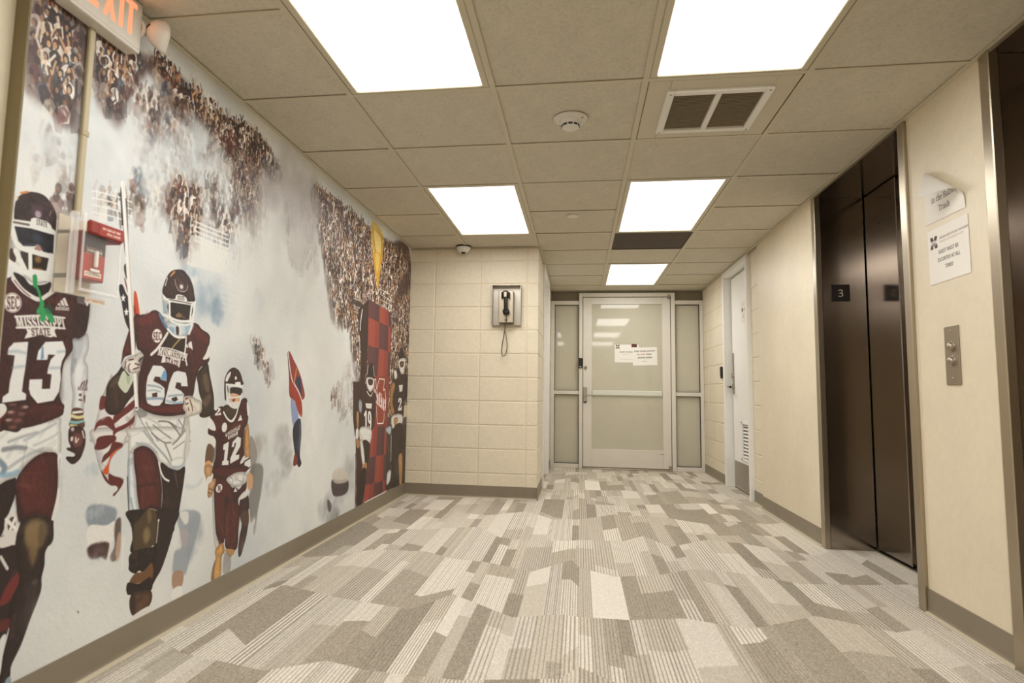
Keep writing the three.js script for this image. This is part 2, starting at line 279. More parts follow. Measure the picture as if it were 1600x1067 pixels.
// ---------------------------------------------------------------- white doors
function metalFrame(g, u0, u1, top, out, depth) {   // hollow metal frame: faces 5 cm wide, returns into the opening
  const f = 0.05;
  part('frame', merge([cb(u0, u0 + f, 0, top, -depth, out, 0.003), cb(u1 - f, u1, 0, top, -depth, out, 0.003), cb(u0 + f, u1 - f, top - f, top, -depth, out, 0.003),
    cb(u0 + f, u0 + f + 0.012, 0, top - f, -depth, -depth + 0.055, 0.002), cb(u1 - f - 0.012, u1 - f, 0, top - f, -depth, -depth + 0.055, 0.002), cb(u0 + f, u1 - f, top - f - 0.012, top - f, -depth, -depth + 0.055, 0.002)]), M.doorWhite, g);
}
{
  const g = struct('door_2', [XR, 0, 0], -Math.PI / 2);   // local x = z, z out of wall
  metalFrame(g, -6.70, -5.74, 2.108, 0.012, 0.15);
  const a = -6.638, b = -5.802, top = 2.046, F = -0.065, B = -0.11, la = -6.305, lb = -5.975;
  const leaf = part('door_leaf', merge([cb(a + 0.005, b - 0.005, 0.012, 0.30, B, F, 0.002), cb(a + 0.005, b - 0.005, 0.635, top - 0.005, B, F, 0.002), cb(a + 0.005, la, 0.30, 0.635, B, F, 0.002), cb(lb, b - 0.005, 0.30, 0.635, B, F, 0.002)]), M.doorWhite, g);
  part('kick_plate', cb(a + 0.02, b - 0.02, 0.02, 0.262, F, F + 0.003, 0.001), M.steelDull, leaf);
  const lv = part('louver_frame', merge([cb(la - 0.015, lb + 0.015, 0.288, 0.312, F - 0.01, F + 0.008, 0.002), cb(la - 0.015, lb + 0.015, 0.622, 0.65, F - 0.01, F + 0.008, 0.002), cb(la - 0.015, la + 0.012, 0.288, 0.65, F - 0.01, F + 0.008, 0.002), cb(lb - 0.012, lb + 0.015, 0.288, 0.65, F - 0.01, F + 0.008, 0.002)]), M.doorWhite, leaf);
  for (let k = 0; k < 10; k++) { const s = part('slat', cb(la, lb, -0.002, 0.002, -0.013, 0.013, 0.0008), M.doorWhite, lv); s.position.set(0, 0.328 + k * 0.0315, F - 0.012); s.rotation.x = 0.75; }
  const pl = part('lock_plate', cb(a + 0.016, a + 0.07, 0.9, 1.3, F, F + 0.005, 0.001), M.steelDull, leaf);
  part('lever', merge([cyl(0.026, 0.012, 20).rotateX(Math.PI / 2).translate(a + 0.05, 0.97, F + 0.01), tube([[a + 0.05, 0.97, F + 0.01], [a + 0.05, 0.97, F + 0.05], [a + 0.065, 0.97, F + 0.06], [a + 0.15, 0.966, F + 0.058]], 0.01, 24)]), M.steelDull, pl);
  part('deadbolt', cyl(0.024, 0.02, 20).rotateX(Math.PI / 2).translate(a + 0.05, 1.08, F + 0.012), M.steelDull, pl);
  part('threshold', bx(a, b, 0, 0.008, -0.12, -0.06), M.steelDull, g);
}
{
  const g = struct('door_3', [XC, 0, 0], Math.PI / 2);    // local x = -z
  metalFrame(g, 6.05, 7.1, 2.108, 0.016, 0.11);
  const leaf = part('door_leaf', cb(6.115, 7.035, 0.012, 2.043, -0.1, -0.055, 0.002), M.doorWhite, g);
  part('lever', merge([cyl(0.026, 0.012, 20).rotateX(Math.PI / 2).translate(6.18, 0.98, -0.05), tube([[6.18, 0.98, -0.05], [6.18, 0.98, -0.01], [6.2, 0.98, 0], [6.29, 0.978, 0]], 0.009, 20)]), M.steelDull, leaf);
}
// ---------------------------------------------------------------- elevators
function elevator(z0, z1, label) {                          // z0 far edge of trim, z1 near edge
  const g = thing('elevator_door', label, 'elevator', [XR, 0, (z0 + z1) / 2], -Math.PI / 2, 'elevator entrances'), w = (z1 - z0) / 2, t = 0.055, D = 0.27, top = 2.098;
  part('trim', cb(-w, -w + t, 0, H - 0.004, -0.02, 0.014, 0.003), M.steel, g); part('trim', cb(w - t, w, 0, H - 0.004, -0.02, 0.014, 0.003), M.steel, g);
  part('jamb', bx(-w + 0.008, -w + t - 0.003, 0, top, -D + 0.006, -0.021), M.steelDark, g); part('jamb', bx(w - t + 0.003, w - 0.008, 0, top, -D + 0.006, -0.021), M.steelDark, g);
  part('soffit', bx(-w + t, w - t, top, H - 0.004, -D - 0.06, 0.01), M.steelDark, g);
  part('door_leaf', cb(-w + t + 0.002, -0.135, 0.014, top - 0.004, -D - 0.026, -D, 0.004), M.steelDark, g);
  part('door_leaf', cb(-0.16, w - t - 0.002, 0.014, top - 0.004, -D - 0.06, -D - 0.032, 0.004), M.steelDark, g);
  part('release_keyhole', cyl(0.007, 0.004, 14).rotateX(Math.PI / 2).translate(-0.34, 1.885, -D), M.black, g);
  part('sill', cb(-w + t, w - t, 0, 0.006, -D - 0.06, -D + 0.012, 0.002), M.steelDull, g);
  part('black_backing', bx(-w + 0.02, w - 0.02, 0, top, -D - 0.1, -D - 0.07), M.black, g);  // black sheet behind the leaves, keeps the gaps around them dark
}
elevator(-4.15, -2.995, 'dark brushed steel elevator entrance with the small 3 plate inside');
elevator(-2.445, -1.28, 'dark brushed steel elevator entrance at the right edge, nearest the camera');

// ---------------------------------------------------------------- ceiling fittings
function panel(c, k, label) {
  const x = (col(c) + col(c + 1)) / 2, z = (row(k) + row(k + 2)) / 2, g = thing('ceiling_light', label, 'ceiling light', [x, H, z], 0, 'recessed ceiling light panels');
  const w = 0.292, l = 0.597, a = 0.263, b = 0.583;
  part('housing', merge([bx(-w, w, 0.09, 0.1, -l, l), bx(-w, -w + 0.006, 0.008, 0.09, -l, l), bx(w - 0.006, w, 0.008, 0.09, -l, l), bx(-w, w, 0.008, 0.09, -l, -l + 0.006), bx(-w, w, 0.008, 0.09, l - 0.006, l)]), M.white, g);
  part('frame', merge([cb(-w, -a, 0.0005, 0.014, -l, l, 0.003), cb(a, w, 0.0005, 0.014, -l, l, 0.003), cb(-a, a, 0.0005, 0.014, -l, -b, 0.003), cb(-a, a, 0.0005, 0.014, b, l, 0.003)]), M.grid, g);
  part('diffuser', bx(-a, a, 0.008, 0.012, -b, b), M.diffuser, g);
  const L = new THREE.RectAreaLight(PANEL_COLOR, PANEL_RADIANCE, a * 2, b * 2); L.name = 'panel_lamp'; L.position.set(0, 0.006, 0); L.rotation.x = -Math.PI / 2; g.add(L);
}
panel(0, -1, 'large lit ceiling panel at the top, on the mural side'); panel(2, -1, 'large lit ceiling panel at the top, next to the air vent');
panel(0, 3, 'lit ceiling panel above the wall telephone, mural side'); panel(2, 3, 'lit ceiling panel just in front of the dark ceiling square');
panel(2, 7, 'smallest lit ceiling panel, in the corridor before the glass door'); panel(0, -5, 'lit ceiling panel behind the camera, mural side'); panel(2, -5, 'lit ceiling panel behind the camera, elevator side');
{
  const x = (col(2) + col(3)) / 2, z = (row(1) + row(2)) / 2, g = thing('ceiling_vent', 'square ceiling air vent with two brown grilles in a white plate', 'air vent', [x, H, z]);
  part('plate', merge([cb(-0.29, -0.2, 0.001, 0.012, -0.29, 0.29, 0.003), cb(0.2, 0.29, 0.001, 0.012, -0.29, 0.29, 0.003), cb(-0.2, 0.2, 0.001, 0.012, -0.29, -0.2, 0.003), cb(-0.2, 0.2, 0.001, 0.012, 0.2, 0.29, 0.003)]), M.grid, g);
  part('frame', merge([cb(-0.21, -0.178, -0.012, 0.01, -0.21, 0.21, 0.003), cb(0.178, 0.21, -0.012, 0.01, -0.21, 0.21, 0.003), cb(-0.178, 0.178, -0.012, 0.01, -0.21, -0.178, 0.003), cb(-0.178, 0.178, -0.012, 0.01, 0.178, 0.21, 0.003), cb(-0.012, 0.012, -0.012, 0.01, -0.178, 0.178, 0.003)]), M.white, g);
  for (const [a, b] of [[-0.177, -0.013], [0.013, 0.177]]) { const s = []; for (let k = 0; k < 26; k++) s.push(cb(a, b, -0.0012, 0.0012, -0.006, 0.006, 0.0005).rotateX(0.75).translate(0, 0.0, -0.172 + k * 0.01376)); part('grille', merge(s), std({ color: 0xa89c84, roughness: 0.6 }), g); }
  part('duct', bx(-0.2, 0.2, 0.03, 0.034, -0.2, 0.2), M.base, g);
  for (const sx of [-1, 1]) for (const sz of [-1, 1]) part('screw', cyl(0.0035, 0.002, 10).translate(sx * 0.194, -0.0125, sz * 0.194), M.dark, g);
}
{
  const g = thing('smoke_detector', 'round white smoke detector on the ceiling', 'smoke detector', [-0.043, H + 0.0045, -2.815]);
  part('base', lathe([[0, 0], [0.077, 0], [0.078, -0.006], [0.07, -0.014], [0.055, -0.018], [0, -0.018]]), M.plastic, g);
  part('head', lathe([[0.052, -0.016], [0.05, -0.024], [0.042, -0.03], [0.04, -0.032], [0.038, -0.046], [0.03, -0.052], [0, -0.053]]), M.plastic, g);
  const s = []; for (let k = 0; k < 10; k++) s.push(bx(-0.009, 0.009, -0.043, -0.035, 0.0375, 0.0405).rotateY(k * Math.PI / 5)); part('smoke_slots', merge(s), M.black, g);
  for (const a of [0.6, -2.4]) part('screw', cyl(0.006, 0.003, 10).translate(0.064 * Math.cos(a), -0.0165, 0.064 * Math.sin(a)), M.steelDull, g);
}
single('sprinkler_cover', lathe([[0, 0], [0.044, 0], [0.0445, -0.002], [0.038, -0.006], [0.02, -0.008], [0, -0.008]]), M.plastic, 'small flat round sprinkler cover in a ceiling tile', 'sprinkler cover', [-0.05, H + 0.0045, -4.44]);
{
  const x = (col(2) + col(3)) / 2, z = (row(5) + row(6)) / 2, g = thing('dark_ceiling_panel', 'dark brown square panel filling one ceiling grid opening', 'ceiling panel', [x, H, z]);
  part('face', bx(-0.295, 0.295, 0.006, 0.014, -0.295, 0.295), std({ map: tint(82, 72, 64, 0.1, 0.08, 0.3), roughness: 0.85 }), g);
  part('rim', merge([bx(-0.297, -0.283, 0.002, 0.006, -0.297, 0.297), bx(0.283, 0.297, 0.002, 0.006, -0.297, 0.297), bx(-0.297, 0.297, 0.002, 0.006, -0.297, -0.283), bx(-0.297, 0.297, 0.002, 0.006, 0.283, 0.297)]), std({ color: 0x51463d, roughness: 0.7 }), g);
}
{
  const g = thing('security_camera', 'small white dome security camera at the ceiling above the telephone', 'camera', [-0.985, H, ZP + 0.075]);
  part('body', lathe([[0, 0], [0.062, 0], [0.062, -0.012], [0.058, -0.022], [0.05, -0.036], [0.036, -0.052], [0.0, -0.052]]), M.white, g);
  part('lens_dome', new THREE.SphereGeometry(0.022, 20, 12).translate(0, -0.044, 0.008), M.black, g);
  part('mount_ring', lathe([[0, 0.001], [0.066, 0.001], [0.066, -0.006], [0.06, -0.008]]), M.black, g);
}
// ---------------------------------------------------------------- print helpers
function sheet(w, h, draw, ppm = 1600) { const c = canvas(Math.round(w * ppm), Math.round(h * ppm)), x = c.getContext('2d'); x.fillStyle = '#f0ece4'; x.fillRect(0, 0, c.width, c.height); x.scale(ppm, ppm); draw(x); return std({ map: canvasTex(c), roughness: 0.6 }); }
function words(x, t, cx, cy, size, font, color = '#2c2722', align = 'center', sx = 1) { x.save(); x.translate(cx, cy); x.scale(size / 100 * sx, size / 100); x.font = font.replace('$', '100px'); x.fillStyle = color; x.textAlign = align; x.textBaseline = 'middle'; x.fillText(t, 0, 0); x.restore(); }
function stateMark(x, cx, cy, s, color = '#4a1a20', bg = '#f0ece4') {     // block M crossed by a banner
  x.save(); x.translate(cx, cy); x.scale(s, s); x.fillStyle = color; x.beginPath();
  const p = [[-.5, -.5], [-.14, -.5], [0, -.2], [.14, -.5], [.5, -.5], [.5, -.26], [.42, -.26], [.42, .26], [.5, .26], [.5, .5], [.12, .5], [.12, .26], [.2, .26], [.2, 0], [0, .38], [-.2, 0], [-.2, .26], [-.12, .26], [-.12, .5], [-.5, .5], [-.5, .26], [-.42, .26], [-.42, -.26], [-.5, -.26]];
  p.forEach(([a, b], i) => (i ? x.lineTo(a, b) : x.moveTo(a, b))); x.closePath(); x.fill();
  x.fillStyle = bg; x.beginPath(); x.moveTo(-.58, -.06); x.quadraticCurveTo(0, -.28, .58, -.06); x.lineTo(.58, .18); x.quadraticCurveTo(0, -.04, -.58, .18); x.closePath(); x.fill();
  words(x, 'STATE', 0, -.03, .2, 'bold $ serif', color); x.restore();
}
const paperGeo = (w, h) => { const g = new THREE.BoxGeometry(w, h, 0.0008); return g; };
const sides = (m) => [M.white, M.white, M.white, M.white, m, M.white];
function poster(name, label, w, h, m, pos, turn, tilt = 0, group) { const o = single(name, paperGeo(w, h), sides(m), label, 'sign', pos, turn, group); o.rotation.order = 'YXZ'; o.rotation.z = tilt; return o; }

// on the glass door
poster('paper_sign', 'white landscape notice with a small emblem taped to the glass door', 0.28, 0.215, sheet(0.28, 0.215, (x) => { stateMark(x, 0.035, 0.026, 0.046, '#43201c'); words(x, 'POINT OF ENTRY', 0.14, 0.09, 0.021, 'bold $ sans-serif'); words(x, 'AUTHORIZED ONLY', 0.14, 0.118, 0.011, '$ sans-serif', '#777'); words(x, 'REPORT ALL DOORS THAT DO NOT CLOSE', 0.14, 0.178, 0.008, '$ sans-serif', '#aaa'); }), [0.556, 1.362, ZD + 0.0052], 0);
poster('paper_sign', 'white safety notice, tilted, overlapping another on the glass door', 0.285, 0.215, sheet(0.285, 0.215, (x) => { words(x, 'FOR YOUR SAFETY', 0.142, 0.045, 0.026, 'bold $ sans-serif', '#2c2722', 'center', 1.1); words(x, 'DO NOT', 0.10, 0.084, 0.026, 'bold $ sans-serif', '#b5542f'); words(x, 'PROP', 0.19, 0.084, 0.026, 'bold $ sans-serif'); words(x, 'DOOR OPEN', 0.142, 0.122, 0.026, 'bold $ sans-serif', '#2c2722', 'center', 1.1); words(x, 'Thank you', 0.135, 0.165, 0.012, '$ serif', '#888'); }), [0.768, 1.33, ZD + 0.0066], 0, 0.035);
single('tape_patch', cb(-0.032, 0.032, -0.019, 0.019, 0, 0.001, 0.0004), std({ color: 0x5a2b27, roughness: 0.6 }), 'small maroon sticker above the two notices on the door', 'sticker', [0.645, 1.457, ZD + 0.0062]);
// card readers
for (const [label, pos, turn] of [['black card reader on the aluminium mullion left of the glass door', [0.012, 1.242, ZD + 0.046], 0], ['black card reader on the block wall beside the white door', [XR - 0.001, 1.115, -6.79], -Math.PI / 2]]) {
  const g = thing('card_reader', label, 'card reader', pos, turn, 'card readers');
  part('body', cb(-0.024, 0.024, -0.06, 0.06, 0, 0.02, 0.005), M.black, g); part('indicator', cb(-0.009, 0.009, -0.049, -0.04, 0.02, 0.021, 0.0004), M.plastic, g);
}
// white door notice
poster('door_notice', 'small printed notice on the white door with the louver', 0.17, 0.2, sheet(0.17, 0.2, (x) => { x.fillStyle = '#e5e1d8'; x.fillRect(0, 0, 0.17, 0.2); words(x, 'MECHANICAL', 0.085, 0.03, 0.014, '$ sans-serif', '#b9b4aa'); x.fillStyle = '#59524a'; x.fillRect(0.03, 0.065, 0.045, 0.034); words(x, 'NOTICE', 0.122, 0.083, 0.02, 'bold $ sans-serif', '#6b645b'); words(x, 'DO NOT', 0.09, 0.13, 0.017, 'bold $ sans-serif', '#8b847a'); words(x, 'ENTER', 0.09, 0.15, 0.017, 'bold $ sans-serif', '#8b847a'); }), [XR + 0.0645, 1.66, -6.175], -Math.PI / 2);
// telephone
{
  const g = thing('wall_telephone', 'wall telephone with black handset in a stainless steel box', 'telephone', [-0.612, 1.61, ZP]);
  part('backbox', merge([bx(-0.121, 0.121, -0.168, 0.168, 0, 0.004), cb(-0.124, -0.118, -0.171, 0.171, 0, 0.062, 0.001), cb(0.118, 0.124, -0.171, 0.171, 0, 0.062, 0.001), cb(-0.118, 0.118, 0.165, 0.171, 0, 0.075, 0.001), cb(-0.118, 0.118, -0.171, -0.166, 0, 0.03, 0.001)]), M.steelDull, g);
  const b = part('phone_body', cb(-0.062, 0.062, -0.152, 0.118, 0.004, 0.085, 0.004), M.steel, g);
  const hs = [[0, 0.09, 0.125], [0.001, 0.06, 0.128], [0.002, 0.0, 0.13], [0.004, -0.05, 0.127]];
  const h = part('handset', merge([tube(hs, 0.0155, 24, 14), lathe([[0, -0.02], [0.026, -0.02], [0.031, -0.008], [0.03, 0.012], [0.02, 0.02], [0, 0.021]], 24).rotateX(Math.PI / 2).translate(0, 0.085, 0.112), lathe([[0, -0.02], [0.024, -0.02], [0.029, -0.008], [0.028, 0.012], [0.018, 0.02], [0, 0.021]], 24).rotateX(Math.PI / 2).translate(0.005, -0.063, 0.112)]), M.black, g);
  for (const q of [-0.03, 0.03]) part('cradle', cb(q - 0.006, q + 0.006, 0.05, 0.1, 0.085, 0.125, 0.003), M.black, b);
  part('highlight_plate', cb(-0.013, 0.012, 0.056, 0.1, 0.137, 0.143, 0.002), M.steel, h);  // steel plate standing in for the bright highlight on the earpiece
  for (let k = 0; k < 5; k++) part('steel_dot', cyl(0.005, 0.006, 10).rotateX(Math.PI / 2).translate(0.025, 0.035 - k * 0.014, 0.088), M.steel, b);  // small steel dots added in place of bright dots along the cord
  part('screw', merge([cyl(0.004, 0.004, 10).rotateX(Math.PI / 2).translate(-0.008, -0.13, 0.086), cyl(0.004, 0.004, 10).rotateX(Math.PI / 2).translate(0.012, -0.13, 0.086)]), M.black, b);
  part('armoured_cord', tube([[0.006, -0.09, 0.112], [0.004, -0.14, 0.1], [-0.006, -0.2, 0.075], [-0.018, -0.27, 0.062], [-0.031, -0.345, 0.055], [-0.034, -0.4, 0.052], [-0.022, -0.432, 0.052], [-0.004, -0.42, 0.052], [0.01, -0.37, 0.052], [0.008, -0.3, 0.05], [-0.006, -0.23, 0.045], [-0.016, -0.17, 0.04], [-0.018, -0.15, 0.04]], 0.0045, 90, 8), M.brass, g);
}
// elevator floor plate
{
  const m = (() => { const c = canvas(256, 256), x = c.getContext('2d'); x.fillStyle = '#1c1612'; x.fillRect(0, 0, 256, 256); x.font = '150px sans-serif'; x.fillStyle = '#d9cfbd'; x.textAlign = 'center'; x.textBaseline = 'middle'; x.fillText('3', 128, 134); return std({ map: canvasTex(c), roughness: 0.5 }); })();
  const o = single('floor_number_plate', new THREE.BoxGeometry(0.103, 0.101, 0.004), [M.black, M.black, M.black, M.black, m, M.black], 'small dark plate with the numeral 3 inside the elevator opening', 'sign', [1.556, 1.509, -4.0925]);
}
// call buttons
{
  const g = thing('elevator_call_plate', 'steel call plate with two round buttons between the elevators', 'call button', [XR, 1.05, -2.722], -Math.PI / 2);
  part('plate', cb(-0.048, 0.048, -0.114, 0.114, 0, 0.006, 0.002), std({ color: 0x9a8f7c, metalness: 0.7, roughness: 0.45 }), g);
  for (const y of [0.034, -0.022]) { const b = part('button', lathe([[0, 0.02], [0.012, 0.019], [0.0155, 0.014], [0.0165, 0.004]], 24).rotateX(Math.PI / 2).translate(0.004, y, 0.002), M.steel, g); part('button_ring', new THREE.TorusGeometry(0.0185, 0.0025, 8, 24).translate(0.004, y, 0.007), M.steelDull, b); }
  for (const y of [0.096, -0.088]) part('screw', lathe([[0, 0.003], [0.004, 0.002], [0.0048, 0]], 12).rotateX(Math.PI / 2).translate(0, y, 0.006), M.steel, g);
}
// notices between the elevators
{
  const m = sheet(0.28, 0.225, (x) => { stateMark(x, 0.044, 0.056, 0.05, '#3c1a1c'); words(x, 'MISSISSIPPI STATE UNIVERSITY.', 0.086, 0.046, 0.0125, 'bold $ serif', '#4a2a28', 'left'); words(x, 'HOUSING AND RESIDENCE LIFE', 0.086, 0.062, 0.0105, '$ serif', '#9a6a62', 'left'); words(x, 'GUEST MUST BE', 0.143, 0.102, 0.0215, 'bold $ sans-serif', '#2c2722', 'center', 0.86); words(x, 'ESCORTED AT ALL', 0.143, 0.134, 0.0215, 'bold $ sans-serif', '#2c2722', 'center', 0.86); words(x, 'TIMES', 0.143, 0.166, 0.0215, 'bold $ sans-serif', '#2c2722', 'center', 0.86); });
  const g = thing('paper_sign', 'white guest escort notice with an emblem, the lower one between the elevators', 'sign', [XR, 1.46, -2.717], -Math.PI / 2);
  const p = part('sheet', paperGeo(0.28, 0.225), sides(m), g); p.position.z = 0.002; p.rotation.z = 0.012;
}
{
  // printed sheet whose upper right corner has come loose and folded forward along a ridge
  const w = 0.28, h = 0.216, A = new THREE.Vector2(0, h), B = new THREE.Vector2(w, 0.036), dir = B.clone().sub(A).normalize(), nrm = new THREE.Vector2(-dir.y, dir.x); if (nrm.y < 0) nrm.negate();
  const NU = 36, NV = 30, pos = [], uv = [], idx = [], rad = 0.03, ANG = 2.2;
  for (let j = 0; j <= NV; j++) for (let i = 0; i <= NU; i++) {
    const p = new THREE.Vector2(w * i / NU, h * j / NV), q = p.clone().sub(A), s = q.dot(nrm), t = q.dot(dir); let o = 0, z = 0;
    if (s <= 0) { o = s; z = 0.002 + Math.max(0, s + 0.03) * 0.08; } else { const th = Math.min(ANG, s / rad); o = rad * Math.sin(th); z = 0.0044 + rad * (1 - Math.cos(th)); const rest = s - ANG * rad; if (rest > 0) { o += rest * Math.cos(ANG); z += rest * Math.sin(ANG); } }
    pos.push(A.x + dir.x * t + nrm.x * o - w / 2, A.y + dir.y * t + nrm.y * o - h / 2, z); uv.push(i / NU, j / NV);
  }
  for (let j = 0; j < NV; j++) for (let i = 0; i < NU; i++) { const a = j * (NU + 1) + i, b = a + 1, c = a + NU + 1, e = c + 1; idx.push(a, b, e, a, e, c); }
  const front = new THREE.BufferGeometry(); front.setAttribute('position', new THREE.Float32BufferAttribute(pos, 3)); front.setAttribute('uv', new THREE.Float32BufferAttribute(uv, 2)); front.setIndex(idx); front.computeVertexNormals();
  const back = front.clone(); back.setIndex(idx.slice().reverse()); const bp = back.attributes.position, fn = front.attributes.normal; for (let i = 0; i < bp.count; i++) bp.setXYZ(i, bp.getX(i) - fn.getX(i) * 0.0005, bp.getY(i) - fn.getY(i) * 0.0005, bp.getZ(i) - fn.getZ(i) * 0.0005); back.computeVertexNormals();
  const m = sheet(w, h, (x) => { words(x, 'in the Hallway', 0.15, 0.125, 0.034, 'bold $ serif', '#3a3530', 'center', 0.8); words(x, 'Trash', 0.14, 0.168, 0.034, 'bold $ serif', '#3a3530', 'center', 0.8); });
  const g = thing('paper_sign', 'white trash notice with its top corner curled over, above the other notice', 'sign', [XR, 1.708, -2.728], -Math.PI / 2);
  part('sheet', front, m, g); part('sheet_back', back, M.white, g);
}
// ---------------------------------------------------------------- fittings on the mural wall
{
  const g = thing('exit_sign', 'lit red EXIT sign with an emergency lamp head, high on the mural wall', 'exit sign', [XL + 0.002, 1.948, -1.645], Math.PI / 2);   // local x runs away from the camera
  const W = 0.145, Hh = 0.164, D = 0.05;
  part('body', cb(-W, W, 0, Hh, 0, D - 0.006, 0.004), M.plastic, g);
  part('face', merge([cb(-W, W, 0, 0.012, D - 0.006, D, 0.002), cb(-W, W, Hh - 0.008, Hh, D - 0.006, D, 0.002), cb(-W, -W + 0.012, 0.012, Hh - 0.008, D - 0.006, D, 0.002), cb(W - 0.012, W, 0.012, Hh - 0.008, D - 0.006, D, 0.002), bx(-W + 0.012, W - 0.012, 0.012, Hh - 0.008, D - 0.006, D - 0.0005)]), M.plastic, g);
  const glow = std({ color: 0xd8572f, emissive: new THREE.Color(1.0, 0.3, 0.15), emissiveIntensity: 0.62, roughness: 0.5 });
  const T = 0.017, y0 = 0.042, y1 = 0.152, poly = (pts) => new THREE.ExtrudeGeometry(new THREE.Shape(pts.map(([a, b]) => new THREE.Vector2(a, b))), { depth: 0.001, bevelEnabled: false }).translate(0, 0, D - 0.0006);
  const E0 = -0.092, E1 = -0.042, ym = (y0 + y1) / 2, X0 = -0.022, X1 = 0.03, I = 0.052, Tc = 0.093;
  part('letter', poly([[E0, y0], [E1, y0], [E1, y0 + T], [E0 + T, y0 + T], [E0 + T, ym - T / 2], [E1 - 0.008, ym - T / 2], [E1 - 0.008, ym + T / 2], [E0 + T, ym + T / 2], [E0 + T, y1 - T], [E1, y1 - T], [E1, y1], [E0, y1]]), glow, g);
  part('letter', poly([[X0, y0], [X0 + T, y0], [0.004, ym - 0.018], [X1 - T, y0], [X1, y0], [0.013, ym], [X1, y1], [X1 - T, y1], [0.004, ym + 0.018], [X0 + T, y1], [X0, y1], [-0.005, ym]]), glow, g);
  part('letter', poly([[I - T / 2, y0], [I + T / 2, y0], [I + T / 2, y1], [I - T / 2, y1]]), glow, g);
  part('letter', poly([[Tc - T / 2, y0], [Tc + T / 2, y0], [Tc + T / 2, y1 - T], [Tc + 0.026, y1 - T], [Tc + 0.026, y1], [Tc - 0.026, y1], [Tc - 0.026, y1 - T], [Tc - T / 2, y1 - T]]), glow, g);
  part('lamp_arm', merge([tube([[W - 0.004, 0.1, 0.03], [W + 0.016, 0.105, 0.038], [W + 0.03, 0.098, 0.05]], 0.011, 12, 12), new THREE.SphereGeometry(0.019, 18, 12).translate(W + 0.03, 0.094, 0.053), new THREE.TorusGeometry(0.026, 0.007, 10, 24).rotateY(Math.PI / 2).translate(W + 0.004, 0.09, 0.03), tube([[W + 0.035, 0.09, 0.057], [W + 0.052, 0.086, 0.07]], 0.009, 6, 10)]), M.plastic, g);
  const taper = (g) => { const q = g.attributes.position; for (let i = 0; i < q.count; i++) { const v = q.getX(i), f = v < 0 ? 1 - 0.62 * Math.pow(-v / 0.06, 1.6) : 1; q.setZ(i, q.getZ(i) * f); if (v < 0) q.setY(i, q.getY(i) * (0.45 + 0.55 * f)); } g.computeVertexNormals(); return g; };
  const head = part('lamp_head', taper(merge([new THREE.SphereGeometry(1, 32, 18, 0, Math.PI * 2, 0, Math.PI / 2).scale(0.058, 0.05, 0.04), lathe([[0.0385, 0.001], [0.0415, -0.002], [0.04, -0.006], [0.035, -0.007]], 32).scale(1.45, 1, 1)])), M.plastic, g);   // dome along +y, opened at y = 0
  part('lens', taper(new THREE.SphereGeometry(1, 28, 10, 0, Math.PI * 2, Math.PI / 2, Math.PI / 2).scale(0.055, 0.012, 0.037)), M.white, head);
  part('slot', bx(-0.0015, 0.0015, -0.002, 0.002, -0.016, 0.016).translate(0.018, 0.0485, 0), M.black, head);
  head.position.set(W + 0.048, 0.082, 0.092); head.rotation.set(-0.25, -0.5, Math.PI / 2 - 0.1);
  const L = new THREE.RectAreaLight(new THREE.Color(1, 0.36, 0.16), 0.9, 0.22, 0.1); L.name = 'sign_glow'; L.position.set(0, 0.097, D + 0.002); L.rotation.y = Math.PI; g.add(L);
}
{
  const g = thing('cable_raceway', 'beige vertical cable raceway running up the mural to the exit sign', 'cable raceway', [XL + 0.002, 0, -1.637], Math.PI / 2);
  part('channel', cb(-0.011, 0.011, 1.37, 1.955, 0, 0.013, 0.003), std({ color: 0xb9ad90, roughness: 0.5 }), g);
  part('clip', cb(-0.0135, 0.0135, 1.612, 1.63, 0, 0.015, 0.002), std({ color: 0xb0a487, roughness: 0.5 }), g);
}
